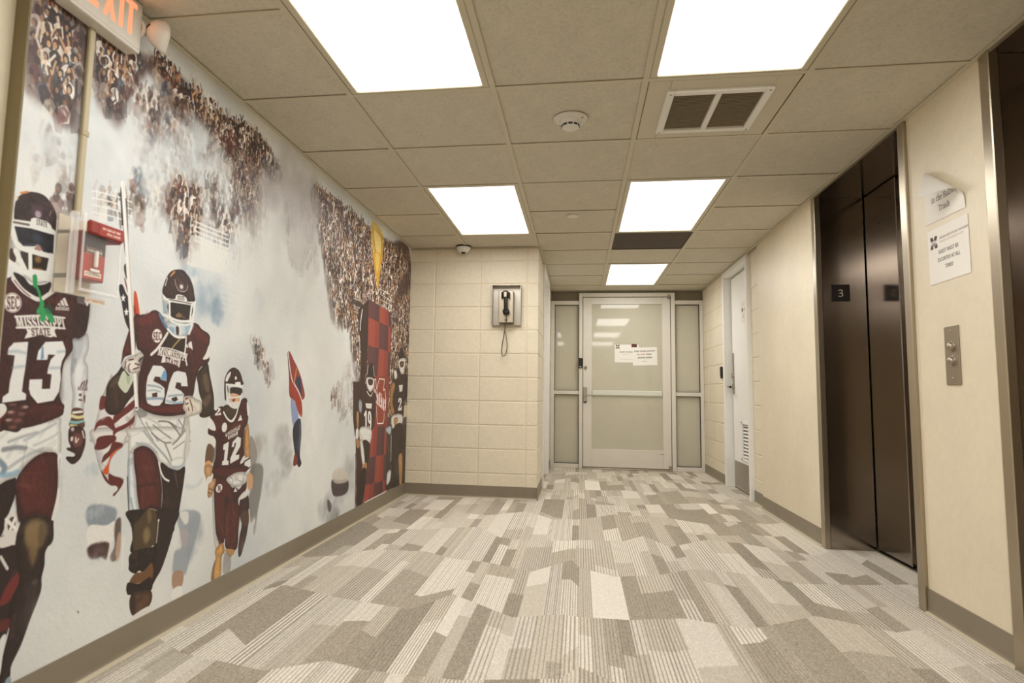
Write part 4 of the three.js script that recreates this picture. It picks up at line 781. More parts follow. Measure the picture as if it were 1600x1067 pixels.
[2,"#6b4b38",1,0,4,987,474,1011,464],
[2,"#6b4b38",1,0,4,984,459,1006,451],
[0,"#cda078",1,0,1289,494,1331,484,1337,429,1308,421,1291,455],
[0,"#cf9a58",1,0,1059,217,1110,234,1131,194,1111,176,1108,99,1044,100,1045,145,1065,179],
[0,"#6e4a2a",0.7,3,1044,100,1045,145,1065,179,1062,131,1061,101],
[0,"#b58a5a",1,0,1137,202,1214,180,1185,159,1162,171],
[0,"#7c7673",0.6,5,1131,185,1180,164,1182,104,1130,109],
[0,"#dfdbd9",1,0,401,914,409,903,472,861,511,858,525,801,526,754,493,735,493,692,343,703,339,729,345,756,356,800,359,838,372,855],
[0,"#dddad8",1,0,337,744,510,735,495,698,458,671,425,641,427,601,485,579,490,568,456,529,446,533,465,545,456,558,430,565,407,583,382,616,363,655,348,694],
[0,"#672c29",1,0,362,841,383,840,383,807,359,804],
[0,"#672c29",1,0,388,779,412,776,428,756,433,731,394,751,360,750,346,736,353,764],
[0,"#672c29",1,0,371,719,435,718,432,697,362,702],
[0,"#672c29",1,0,426,784,469,805,514,830,519,807,460,774,427,757],
[0,"#672c29",1,0,431,738,491,758,528,785,527,762,484,740,444,728,430,717],
[0,"#5f2926",1,0,369,719,433,717,428,700,394,680,353,682,356,700],
[0,"#5f2926",1,0,428,697,468,692,472,678,433,663,389,638,392,659,415,674],
[0,"#5f2926",1,0,419,599,445,590,490,568,456,529,446,533,465,545,457,558,430,565],
[0,"#5f2926",1,0,384,615,402,599,433,566,426,566,404,584],
[0,"#c8552a",1,0,411,599,394,611,415,636,426,662,472,682,440,663,422,638,419,605],
[2,"#c03f2c",1,0,7,505,743,491,714],
[0,"#cfcad0",0.5,3,358,794,383,804,395,782,370,769],
[0,"#b9b5bd",0.6,4,358,676,387,665,379,631],
[0,"#26242b",1,0,404,1190,418,1202,450,1173,458,1154,473,1063,469,1056,442,1090,421,1146],
[0,"#e2dedb",1,0,415,1218,431,1218,451,1176,439,1177],
[0,"#6b2826",1,0,426,1221,432,1220,451,1177,445,1182],
[1,"#efedeb",1,0,426,1175,430,1165,439,1167,432,1159,436,1149,428,1154,421,1147,423,1158,415,1163,424,1164],
[1,"#efedeb",1,0,445,1131,449,1121,458,1123,451,1115,455,1105,447,1110,440,1103,442,1114,434,1119,443,1121],
[0,"#c14d24",1,0,476,1188,489,1184,503,1145,511,1116,490,1101,479,1142],
[0,"#8a2a22",0.9,0,478,1145,491,1132,490,1101,484,1104],
[0,"#dedbd7",0.7,3,490,1189,525,1148,537,1125,513,1116,503,1148],
[0,"#33262a",1,0,420,1258,429,1272,440,1232,434,1225],
[0,"#2c2c35",1,0,379,1498,403,1514,438,1301,418,1313],
[0,"#6c2c27",1,0,491,1113,448,1009,441,968,440,943,454,969,481,979,501,992],
[0,"#3f2422",0.9,0,466,1037,497,1028,501,992,476,982],
[0,"#3a2a23",1,0,447,944,425,918,404,902,384,877,382,844,382,807,396,790,420,784,452,791,484,825,512,855,506,900,484,911,456,931],
[0,"#5b4a3d",0.7,6,407,895,434,910,428,881,396,869],
[0,"#4c2524",1,0,491,1107,515,1116,551,1124,577,1139,607,1138,646,1111,676,1069,740,1045,790,1097,811,1119,845,1119,872,1103,923,1087,932,1062,924,1020,937,992,925,972,881,954,860,925,850,890,840,842,798,815,794,772,715,770,644,775,585,788,539,806,527,891,534,937,544,977,528,994,506,1011],
[0,"#331e1d",0.55,12,516,975,620,1010,765,1010,842,921,785,822,611,812,538,831],
[0,"#6a2b27",0.6,5,541,819,641,802,781,809,788,788,663,785,566,800],
[0,"#6d2c28",0.6,8,499,1101,578,1132,608,1123,582,1092,518,1082],
[0,"#6d2c28",0.5,8,817,1110,910,1080,919,1056,851,1061],
[0,"#30201d",1,0,651,1063,684,1073,776,1061,778,1017,743,1008,649,1008,633,1020],
[0,"#3b2d25",1,0,859,922,887,954,925,973,947,924,972,870,986,827,988,775,962,762,919,757,890,768,901,793,902,821,883,849,870,884],
[0,"#6b5845",0.8,6,902,923,930,924,951,870,934,856,909,884],
[0,"#75624c",0.6,6,907,821,947,849,967,838,934,799],
[0,"#e2e0dc",1,0,934,1032,932,995,892,986,911,1012,926,1042],
[0,"#e3e3e0",1,0,526,804,539,806,585,788,644,775,715,770,794,773,807,761,801,728,810,694,823,666,502,690,518,742],
[0,"#e5e5e2",1,0,500,673,499,704,514,738,813,722,820,675,815,629,817,579,779,571,738,579,688,596,659,613,647,631,619,656,583,672,554,673,522,661,504,646],
[2,"#8f9294",0.8,1,5,541,777,572,739,624,690],
[2,"#6d6a66",0.8,1,6,646,754,691,756,751,730],
[2,"#75726d",0.8,1,5,618,743,670,715,723,690],
[2,"#8a8884",0.8,1,5,580,754,611,719,653,685],
[2,"#5f5b55",0.8,1,6,707,749,752,720,776,696],
[2,"#6e6b66",0.8,1,5,759,756,794,728,791,708],
[2,"#8d8a84",0.8,1,8,796,761,797,728,776,696,756,678],
[2,"#9da1a3",0.8,1,9,572,725,627,679,701,626,731,596],
[2,"#777470",0.8,1,6,613,716,679,675,723,675],
[2,"#86837d",0.8,1,8,690,674,715,642,735,609],
[2,"#8a867d",0.8,1,9,810,719,773,686,735,668],
[2,"#8d8b87",0.8,1,6,742,650,803,673],
[2,"#a3aab2",0.8,1,8,538,686,597,678,651,644],
[2,"#9fb0c2",0.8,1,8,738,586,784,578,814,596],
[0,"#6f706f",0.7,3,526,804,548,801,586,781,551,770,532,783],
[0,"#b9b5ab",0.9,0,802,761,827,760,839,665,820,666],
[0,"#cfcdc8",0.95,0,810,723,825,722,843,645,838,623,823,599,816,580,818,647],
[2,"#eceae6",1,0,17,387,1530,439,1258,492,992,529,804],
[2,"#c3bdb6",1,0,4,395,1524,448,1260,501,992,537,804],
[1,"#e8e6e2",1,0,375,1530,395,1537,409,1486,389,1484],
[3,"#2b2320",1,0,527,804,6,3],
[0,"#c5ccb8",1,0,453,925,436,895,434,880,451,863,472,854,488,872,503,899,497,917,477,909],
[0,"#93a08a",0.6,4,467,911,489,902,478,881],
[0,"#e2ddd6",1,0,447,935,449,954,469,970,498,980,528,989,543,983,540,970,524,967,531,940,529,927,500,917,478,919,464,930],
[2,"#5f2a29",1,0,5,474,961,495,965],
[2,"#5f2a29",1,0,5,482,923,472,937,480,949],
[2,"#5f2a29",1,0,5,505,951,526,947],
[2,"#5f2a29",1,0,5,499,932,524,939],
[2,"#5f2a29",1,0,5,460,954,458,934],
[2,"#2e201f",1,0,6,524,961,539,973],
[0,"#dcd5c9",1,0,763,832,794,842,833,843,865,831,892,824,905,803,900,778,870,770,831,764,811,758,793,772,800,781,782,799,787,822],
[2,"#6a302c",1,0,6,795,832,809,834],
[2,"#6a302c",1,0,6,800,812,813,815],
[2,"#6a302c",1,0,6,823,828,837,808,845,787],
[2,"#6a302c",1,0,6,815,798,822,788],
[0,"#e0e1df",1,0,619,1203,652,1185,669,1135,682,1117,679,1074,647,1092,633,1137],
[0,"#8ea3b4",0.8,2,627,1182,648,1172,656,1140,635,1144],
[0,"#3a2522",1,0,620,1208,627,1243,642,1272,661,1292,692,1305,729,1310,755,1300,777,1286,799,1259,809,1232,818,1204,802,1199,765,1198,745,1214,707,1215,694,1197,645,1193],
[2,"#b5a9a2",1,0,3,685,1267,697,1238,721,1227,758,1234,765,1258],
[3,"#f6f3f1",1,2,727,1247,10,8],
[3,"#a18f93",0.35,5,727,1245,19,15],
[0,"#c58a4f",1,0,657,1275,678,1297,684,1293,663,1274],
[2,"#d5d0cb",1,0,4,643,1266,633,1235],
[0,"#291d1b",1,0,662,1177,795,1185,789,1131,732,1121,675,1133],
[0,"#8b6e4e",0.9,2,703,1136,724,1149,746,1138,722,1131],
[0,"#6d5138",0.9,2,746,1138,763,1136,753,1129],
[1,"#e4e5e2",1,0,620,1206,646,1192,694,1194,698,1210,712,1216,747,1216,762,1209,768,1197,818,1204,816,1187,780,1186,657,1181,628,1188],
[4,"#3a2a26",1,0,"STATE",1,709,1204,750,1207,729,1213],
[2,"#6b5650",1,0,4,661,1189,724,1192,797,1192],
[0,"#c8d0d4",1,0,648,1097,679,1117,799,1117,818,1112,798,1081,760,1061,717,1055,679,1070],
[0,"#7fa3bd",0.8,2,671,1090,700,1089,700,1069,678,1072],
[0,"#2e2624",0.9,1,710,1095,726,1095,729,1069,715,1069],
[0,"#8fb0c8",0.7,2,766,1106,799,1113,790,1088,769,1076],
[2,"#e8e8e5",1,0,10,663,1180,670,1132],
[2,"#e8e8e5",1,0,10,797,1188,792,1130],
[2,"#e8e8e5",1,0,9,638,1131,678,1123,732,1117,805,1128],
[2,"#e8e8e5",1,0,7,675,1115,712,1106,766,1107,800,1115],
[2,"#e8e8e5",1,0,11,817,1202,813,1160,810,1118,792,1078],
[2,"#e8e8e5",1,0,9,647,1094,684,1068,722,1056,765,1062],
[2,"#e8e8e5",1,0,6,733,1103,740,1070],
[2,"#5b7f9c",1,0,12,614,1130,629,1111,656,1088],
[2,"#e4e0da",1,0,11,664,1068,625,1015,584,986],
[2,"#e4e0da",1,0,8,775,1063,776,1019,771,1002],
[2,"#e4e0da",1,0,8,771,1003,790,959],
[2,"#a9975a",1,0,6,739,1053,702,1024,683,999],
[3,"#d8cfae",1,0,681,999,10,9],
[3,"#e6e3df",1,0,608,1053,26,24],
[4,"#5a2624",1,0,"SEC",1,587,1050,630,1054,607,1066],
[1,"#e3e0dc",1,0,778,1033,784,1038,794,1025,781,1024],
[1,"#e3e0dc",1,0,790,1040,802,1048,811,1025,798,1024],
[1,"#e3e0dc",1,0,800,1048,810,1050,822,1017,809,1023],
[4,"#e4e0db",1,0,"MISSISSIPPI",1,618,1000,789,986,706,1006],
[2,"#e4e0db",1,0,4,622,1013,669,1017,788,999],
[1,"#e4e0db",1,0,646,987,668,977,709,980,750,974,745,947,727,956,674,963,639,960],
[4,"#4a2624",1,0,"STATE",1,661,971,740,960,701,976],
[1,"#dfe1e1",1,0,597,949,642,949,663,939,675,920,676,896,643,901,640,910,611,911,603,895,643,883,667,871,671,843,662,823,645,809,612,809,582,818,574,831,570,849,569,886,573,910],
[1,"#4a2524",1,0,602,852,629,856,631,840,604,839],
[1,"#6f9fc6",1,0,660,938,675,920,675,898,641,902,649,919],
[2,"#8fa0ae",0.8,1,7,576,880,633,877,654,868],
[2,"#7f95a8",0.8,2,9,576,834,623,836,663,833],
[2,"#8a99a6",0.6,1,6,578,861,606,865,645,858],
[1,"#dfe1e1",1,0,714,928,736,935,785,930,795,913,804,879,764,879,761,891,734,893,728,872,764,862,785,848,778,835,782,815,711,813,676,816,677,836,685,862,692,888,703,911],
[1,"#3d2422",1,0,711,835,739,841,750,829,732,822,712,827],
[2,"#8fa0ae",0.8,1,7,692,842,733,846,776,847],
[2,"#7fa3c0",0.7,2,8,684,826,731,816,774,819],
[0,"#2f2120",1,0,673,605,727,583,779,570,817,578,818,533,808,471,802,437,796,410,775,387,769,349,675,368,684,424,695,455,692,516],
[2,"#6f6866",0.8,0,3,755,569,781,510],
[0,"#572826",1,0,527,658,549,672,570,675,599,668,631,649,655,620,669,586,680,551,690,516,693,456,688,429,672,443,645,455,620,456,591,450,577,443,566,477,556,529,545,575,535,614],
[2,"#331e1d",0.7,3,9,568,539,606,544,657,536],
[2,"#3b2020",0.6,3,7,581,456,629,463,683,438],
[0,"#3b2120",0.5,8,625,646,668,586,689,510,691,440,658,527],
[0,"#dfe3e4",1,0,504,650,525,660,536,613,549,568,562,509,580,455,579,436,543,415,533,427,519,491,506,573],
[2,"#8fa3b2",0.8,2,7,506,642,513,573,525,496],
[2,"#2c2527",0.8,0,5,507,580,519,497,532,433],
[2,"#8ea6b6",0.8,2,8,531,508,542,472,556,448],
[2,"#e8e6e2",1,0,7,663,610,675,578,698,549,726,538],
[0,"#2e211f",1,0,670,441,794,419,779,370,770,347,761,320,737,268,713,228,687,204,664,169,664,102,651,133,663,218,662,335],
[0,"#2a201c",1,0,518,468,541,418,552,376,555,326,676,311,677,401,670,441],
[0,"#4d3d2c",1,3,554,408,584,433,618,454,662,442,673,402,671,333,653,320,601,318,565,327],
[0,"#8f7a52",0.8,8,609,391,629,393,644,360,624,340,607,361],
[0,"#7d6844",0.7,6,618,450,640,446,643,415,628,407],
[2,"#cfc9b8",1,0,5,565,325,622,315,663,324],
[2,"#cfc9b8",1,0,4,581,315,643,315],
[2,"#d9d5cc",0.8,0,5,682,407,681,365,679,331],
[3,"#d9d5cc",1,0,683,407,5,5],
[0,"#251c1a",1,0,555,327,675,316,680,272,659,263,618,249,597,258,577,254,548,271,544,289],
[0,"#6f4c31",1,2,577,254,619,250,661,267,671,215,643,212,576,221,552,232],
[0,"#241b1a",1,0,552,232,601,215,660,219,664,172,564,189,542,205,540,228],
[0,"#5d4130",1,0,566,189,664,173,661,122,580,118],
[0,"#332521",0.8,3,566,189,584,186,591,122,580,118],
[0,"#e2dfda",1,0,579,116,661,123,669,97,583,101],
[0,"#dcdde0",1,0,232,1012,278,1031,292,1024,297,985,287,952,300,929,304,866,297,858,296,811,292,797,252,803,248,850,235,900,234,965],
[0,"#9aa2ab",0.6,10,233,1011,259,1015,281,1027,281,999,265,951,238,950],
[0,"#7e8791",0.6,6,235,950,256,947,240,904],
[2,"#4f2a2b",1,0,5,278,875,283,884],
[2,"#4f2a2b",1,0,5,288,874,290,889],
[2,"#4f2a2b",1,0,5,296,874,300,891],
[4,"#4f2a2b",1,0,"adidas",0,265,869,304,867,283,875],
[1,"#5a2c2c",1,0,271,850,283,852,282,844,274,844],
[1,"#5a2c2c",1,0,270,834,280,836,291,830,278,830],
[1,"#5a2c2c",1,0,292,846,298,848,299,822,292,834],
[0,"#5a3a2e",1,0,253,808,291,805,297,783,302,750,248,756,250,781],
[2,"#d8cf9c",1,0,9,252,787,273,780,294,783],
[2,"#7fb0b4",1,0,8,248,770,269,765,297,770],
[2,"#cfc48e",1,0,6,250,760,273,757],
[2,"#e3e0da",1,0,7,256,796,290,798],
[0,"#45292a",1,0,250,754,297,750,313,712,305,674,292,655,269,646,245,662,246,670,270,668,274,676,244,690,246,696,257,697,246,720],
[0,"#7d4c44",0.7,4,261,727,288,733,301,705,272,696],
[2,"#d8c6bd",1,0,5,274,722,273,703,284,718],
[3,"#dccfc8",1,0,259,720,5,7],
[2,"#d3c4bc",1,0,5,297,740,306,720],
[3,"#dcd0ca",0.8,0,259,748,6,6],
[0,"#e4e5e3",1,0,-8,758,91,771,202,785,215,756,223,700,216,675,178,688,151,685,123,672,96,650,89,637,58,629,5,629],
[2,"#9a9fa5",0.75,3,8,48,727,87,738,136,746],
[2,"#6f747c",0.75,3,12,34,708,69,712,102,706],
[2,"#a9adb2",0.75,3,8,96,727,145,745,197,768],
[2,"#a4a9ae",0.75,3,9,55,659,100,685,158,701],
[2,"#5e7488",0.75,3,16,26,679,47,663,40,651],
[2,"#7fa3bd",0.75,3,14,29,645,57,640,84,646],
[2,"#b5b8bb",0.75,3,7,127,711,183,725,209,742],
[2,"#8b8a8d",0.75,3,6,96,769,142,771,187,778],
[0,"#542624",1,0,80,619,96,649,123,673,151,686,178,689,212,676,220,615,224,563,218,527,209,499,182,512,155,522,126,519,110,511,97,524,84,584],
[0,"#301d1d",0.7,6,82,601,101,561,126,519,110,511,96,524],
[0,"#421f1f",0.5,14,166,672,214,656,223,563,210,507,179,548],
[0,"#dfdfdc",1,0,212,676,226,673,229,599,231,539,217,494,208,499,220,561,220,615],
[2,"#9aa0a6",0.7,0,4,221,666,225,585],
[0,"#3a2d25",1,0,106,453,106,510,126,520,155,522,182,512,209,498,217,486,209,429],
[0,"#2d2220",1,0,102,476,206,454,196,412,197,379,191,347,193,318,184,288,164,244,142,189,117,147,115,124,112,107,80,117,85,143,88,185,99,239,99,280,106,326,118,353,111,401],
[0,"#8a7453",0.9,10,124,498,152,510,184,497,194,467,182,434,133,445],
[0,"#7d6746",0.85,9,129,472,179,462,171,421,157,385,140,429],
[0,"#5b4a36",0.8,6,167,490,185,490,186,437,172,440],
[3,"#4d4338",0.8,3,169,341,11,7],
[0,"#8da0ac",1,0,102,114,115,118,119,97,105,103],
[0,"#4c2524",1,0,-37,1112,4,1150,20,1149,51,1123,86,1110,112,1104,137,1125,158,1146,196,1144,246,1140,284,1136,288,1104,286,1060,279,1031,259,1015,233,1011,235,980,212,948,205,925,204,888,201,850,205,785,-4,792],
[0,"#5f2826",1,0,-8,830,201,828,202,787,142,777,92,771,44,761,-1,757],
[0,"#3a2020",0.6,4,90,790,148,803,202,809,201,796,141,785,95,776],
[0,"#2d1c1c",0.45,14,-11,1075,66,1097,124,1083,211,1086,272,1086,258,1021,211,1002,234,965,199,925,201,813,16,817],
[0,"#2a1b1b",0.5,10,228,1120,283,1128,277,1035,238,1016],
[0,"#2b1b1b",0.5,8,76,998,118,1009,139,974,97,921,83,850,85,956],
[0,"#e2e2e0",1,0,267,1139,286,1137,280,1116,273,1116],
[1,"#e0e1e1",1,0,37,984,81,990,80,949,79,920,76,885,75,857,89,850,89,835,19,828,19,843,35,854,36,884,42,919,43,951,22,952,23,969,32,978],
[1,"#e0e1e1",1,0,137,994,196,1001,209,979,210,963,200,944,196,921,201,895,198,857,181,832,128,825,103,848,96,864,96,889,137,891,138,864,166,865,167,905,152,907,153,921,160,946,174,960,150,960,148,945,113,943,116,967],
[2,"#8ea0ae",0.5,3,8,24,959,43,964,76,959],
[2,"#8ea0ae",0.5,3,8,40,919,76,924],
[2,"#8ea0ae",0.5,3,8,158,922,195,925],
[2,"#8ea0ae",0.5,3,8,181,969,209,973],
[1,"#5f8fba",0.9,0,126,979,132,981,136,948,126,944],
[4,"#e2dfdb",1,0,"MISSISSIPPI",1,37,1039,198,1053,112,1062],
[2,"#e2dfdb",1,0,5,34,1052,112,1067,197,1068],
[2,"#e2dfdb",1,0,5,41,1024,115,1035,198,1038],
[1,"#e2dfdb",1,0,70,1025,82,1024,115,1033,155,1034,167,1036,165,1026,175,1010,163,1012,154,1008,118,1012,81,1001,68,997,76,1015],
[4,"#4a2b2a",1,0,"STATE",1,88,1018,151,1024,117,1031],
[3,"#e6e2de",1,0,23,1088,27,26],
[3,"#5a2828",1,0,23,1088,25,24],
[3,"#e6e2de",1,0,23,1088,23,23],
[4,"#5a2828",1,0,"SEC",1,6,1085,42,1091,22,1104],
[1,"#e2dfdb",1,0,167,1104,174,1109,179,1102,169,1101],
[1,"#e2dfdb",1,0,175,1114,183,1119,193,1103,183,1102],
[1,"#e2dfdb",1,0,183,1122,192,1127,207,1103,196,1103],
[4,"#e2dfdb",1,0,"adidas",0,161,1093,211,1097,186,1101],
[0,"#241a19",1,0,17,1166,48,1162,78,1143,130,1163,139,1146,114,1113,72,1118,43,1137],
[2,"#e0dcd8",1,0,12,18,1150,40,1129,73,1114,106,1105,130,1124,157,1144],
[2,"#6d3431",1,0,3,22,1147,44,1127,75,1112],
[0,"#33201f",1,0,0,1296,4,1304,3,1334,8,1363,33,1386,60,1396,89,1397,112,1386,129,1369,138,1352,140,1320,138,1307,115,1307,55,1304,33,1306],
[0,"#1f1516",0.5,8,7,1335,34,1371,65,1384,53,1345,24,1317],
[3,"#cfc6d6",0.9,3,77,1339,10,10],
[3,"#6b5560",0.35,7,73,1346,20,17],
[2,"#7d6a66",0.8,0,4,119,1361,115,1346],
[2,"#d8cdbf",1,0,6,1,1367,11,1367,4,1357],
[2,"#c98b4e",1,0,6,18,1380,38,1390],
[0,"#e1e1dd",0.9,0,0,1276,7,1275,28,1243,61,1192,71,1173,51,1173,19,1183,-1,1189,-1,1226],
[0,"#3a2c28",1,0,33,1227,60,1236,65,1189,49,1189],
[0,"#40302a",1,0,1,1226,15,1223,21,1197,4,1197],
[1,"#24242c",1,0,7,1288,58,1295,136,1296,138,1241,103,1241,86,1257,73,1249,40,1242,23,1252],
[0,"#3d4a5c",0.6,6,67,1283,96,1283,94,1265,73,1264],
[0,"#a77f78",1,0,75,1245,87,1256,98,1248,94,1241,78,1239],
[2,"#4b4d58",1,0,3,43,1246,71,1253,86,1261,108,1247],
[0,"#2c201b",1,0,69,1226,127,1232,121,1189,73,1186],
[0,"#8d6c44",0.9,4,80,1222,98,1224,98,1210,83,1208],
[0,"#a06f45",0.9,2,77,1190,106,1194,98,1186,80,1184],
[0,"#d4d6d3",1,0,45,1168,75,1172,133,1172,128,1158,98,1147,70,1150],
[2,"#8b8f90",0.7,2,5,52,1164,73,1152,97,1152,126,1162],
[1,"#e2e3df",1,0,-1,1305,55,1313,56,1321,66,1327,109,1327,121,1321,128,1311,138,1310,138,1298,116,1298,58,1296,0,1292],
[2,"#6b5b57",1,0,6,5,1298,51,1303],
[4,"#2e2523",1,0,"STATE",0,73,1317,110,1318,91,1325],
[2,"#e4e5e1",1,0,14,3,1277,12,1252,26,1235,56,1235,97,1233,136,1235],
[2,"#e4e5e1",1,0,12,62,1236,69,1175],
[2,"#e4e5e1",1,0,13,132,1237,126,1186],
[2,"#e4e5e1",1,0,15,18,1224,50,1182],
[2,"#e4e5e1",1,0,14,-1,1193,27,1181,67,1172,130,1169],
[2,"#e4e5e1",1,0,10,74,1182,123,1186],
[2,"#2f9657",1,0,15,84,1167,88,1145],
[2,"#2f9657",1,0,8,88,1148,99,1133,107,1117,114,1093,107,1078],
[2,"#2f9a5a",1,0,15,114,1101,117,1091,106,1075],
[2,"#2f9a5a",1,0,19,121,1058,121,1075,133,1081,152,1058],
[3,"#24523a",0.5,2,140,1087,15,14],
[0,"#472a29",1,0,30,816,45,830,99,829,107,815,92,804,99,790,89,766,73,751,49,754,24,762,22,783,37,799],
[3,"#8a5a52",0.7,3,50,823,12,4],
[3,"#8a5a52",0.7,3,87,815,12,5],
[3,"#8a5a52",0.7,3,48,802,12,5],
[3,"#8a5a52",0.7,3,81,798,12,5],
[3,"#8a5a52",0.7,3,44,784,12,4],
[3,"#8a5a52",0.7,3,70,781,12,5],
[3,"#8a5a52",0.7,3,56,764,12,5],
[3,"#cfc2bc",0.7,3,46,804,9,3],
[3,"#cfc2bc",0.7,3,91,816,9,3],
[3,"#cfc2bc",0.7,3,42,783,9,3],
[0,"#dedcd9",1,0,1,817,22,826,34,809,18,790,4,787],
[6,"#dcdddc",0.35,0,278,273,156,92],
[6,"#dcdddc",0.3,0,1044,119,148,77],
[6,"#dcdddc",0.5,0,1522,196,286,122],
[6,"#dcdddc",0.5,0,396,333,130,48],
[1,"#55504c",1,0,330,216,340,207,336,203]];

function inside(poly, x, y) { let r = false; for (let i = 0, j = poly.length - 1; i < poly.length; j = i++) { const [a, b] = poly[i], [c, d] = poly[j]; if ((b > y) !== (d > y) && x < (c - a) * (y - b) / (d - b) + a) r = !r; } return r; }
const pairs = (l) => { const p = []; for (let i = 0; i < l.length; i += 2) p.push([l[i], l[i + 1]]); return p; };
function smoothPath(x, p, closed) {
  x.beginPath();
  if (closed) { const n = p.length, k = 0.19; x.moveTo(...p[0]); for (let i = 0; i < n; i++) { const a = p[(i + n - 1) % n], b = p[i], c = p[(i + 1) % n], d = p[(i + 2) % n]; x.bezierCurveTo(b[0] + (c[0] - a[0]) * k, b[1] + (c[1] - a[1]) * k, c[0] - (d[0] - b[0]) * k, c[1] - (d[1] - b[1]) * k, ...c); } x.closePath(); }
  else { x.moveTo(...p[0]); for (let i = 1; i < p.length - 1; i++) x.quadraticCurveTo(...p[i], (p[i][0] + p[i + 1][0]) / 2, (p[i][1] + p[i + 1][1]) / 2); x.lineTo(...p[p.length - 1]); }
}
function edge(poly, x, y) { let best = 1e9, below = false; for (let i = 0, j = poly.length - 1; i < poly.length; j = i++) { const [a, b] = poly[i], [c, d] = poly[j], l = (c - a) ** 2 + (d - b) ** 2 || 1, t = Math.max(0, Math.min(1, ((x - a) * (c - a) + (y - b) * (d - b)) / l)), ex = a + (c - a) * t, ey = b + (d - b) * t, q = Math.hypot(x - ex, y - ey); if (q < best) { best = q; below = ey < y + 12; } } return [best, below]; }
function drawCrowd(x, poly, dens, seed, sc, A) {
  const R = rng(seed * 7919), xs = poly.map((p) => p[0]), ys = poly.map((p) => p[1]), x0 = Math.min(...xs), x1 = Math.max(...xs), y0 = Math.min(...ys), y1 = Math.max(...ys);
  const CL = ['#2c1c1b', '#33201f', '#241817', '#2c1c1b', '#4b2624', '#5b2b28', '#ece5da', '#e6ddd0', '#dcd2c4', '#f2ede5', '#e9e2d8', '#9a8c80', '#48505f', '#1d1718'], SK = ['#c99f78', '#b98a62', '#d8b48c', '#8a5f45', '#5d3f2f', '#a87a58'], HA = ['#241815', '#2e1d18', '#1c1312', '#4b3322', '#45201e'];
  const pick = (l) => l[Math.floor(R() * l.length)], S = 40 * sc;
  for (let y = y1 + S * 0.4; y > y0 - S * 0.6; y -= S * 0.5) for (let u = x0 - R() * S; u < x1 + S; u += S * (0.55 + R() * 0.5)) {
    const px = u, py = y + (R() - 0.5) * S * 0.7, k = R(), hazy = R(); if (!inside(poly, px, py) || k > dens) continue;
    const [near, below] = edge(poly, px, py), soft = below ? Math.min(1, near / 48) : 1; if (hazy > soft + 0.25) continue;
    const al = A * (0.25 + 0.75 * soft) * (0.8 + R() * 0.2); x.globalAlpha = al; const s = S * (0.75 + R() * 0.45), lean = (R() - 0.5) * 0.5;
    x.save(); x.translate(px, py); x.rotate(lean); x.fillStyle = pick(CL);
    x.beginPath(); x.moveTo(-s * (0.2 + R() * 0.25), -s * (1.2 + R() * 0.7)); x.lineTo(-s * 0.44, -s * 0.6); x.quadraticCurveTo(-s * 0.1, -s * 0.2, s * 0.1, -s * 0.25); x.lineTo(s * 0.46, -s * 0.55); x.lineTo(s * (0.15 + R() * 0.3), -s * (1.1 + R() * 0.8)); x.closePath(); x.fill();
    const skin = pick(SK); x.strokeStyle = R() < 0.45 ? x.fillStyle : skin; x.lineWidth = s * (0.12 + R() * 0.08); x.lineCap = 'round';
    if (R() < 0.6) for (const sd of R() < 0.5 ? [-1, 1] : [R() < 0.5 ? -1 : 1]) { x.beginPath(); x.moveTo(sd * s * 0.4, -s * 0.6); x.lineTo(sd * s * (0.45 + R() * 0.3), -s * 0.05); x.lineTo(sd * s * (0.2 + R() * 0.35), s * (0.3 + R() * 0.55)); x.stroke(); }
    x.fillStyle = pick(HA); x.beginPath(); x.ellipse(0, s * 0.05, s * (0.2 + R() * 0.06), s * 0.29, 0, 0, 7); x.fill();
    if (R() < 0.75) { x.fillStyle = skin; x.beginPath(); x.ellipse((R() - 0.5) * s * 0.16, -s * 0.03, s * 0.13, s * 0.18, 0, 0, 7); x.fill(); }
    for (let q = 0; q < 2; q++) if (R() < 0.5) { x.fillStyle = pick(CL); x.globalAlpha = al * 0.85; x.beginPath(); x.ellipse((R() - 0.5) * s * 0.7, -s * (0.5 + R() * 0.9), s * (0.08 + R() * 0.14), s * (0.12 + R() * 0.25), R(), 0, 7); x.fill(); }
    x.restore();
  }
  x.globalAlpha = 1;
}
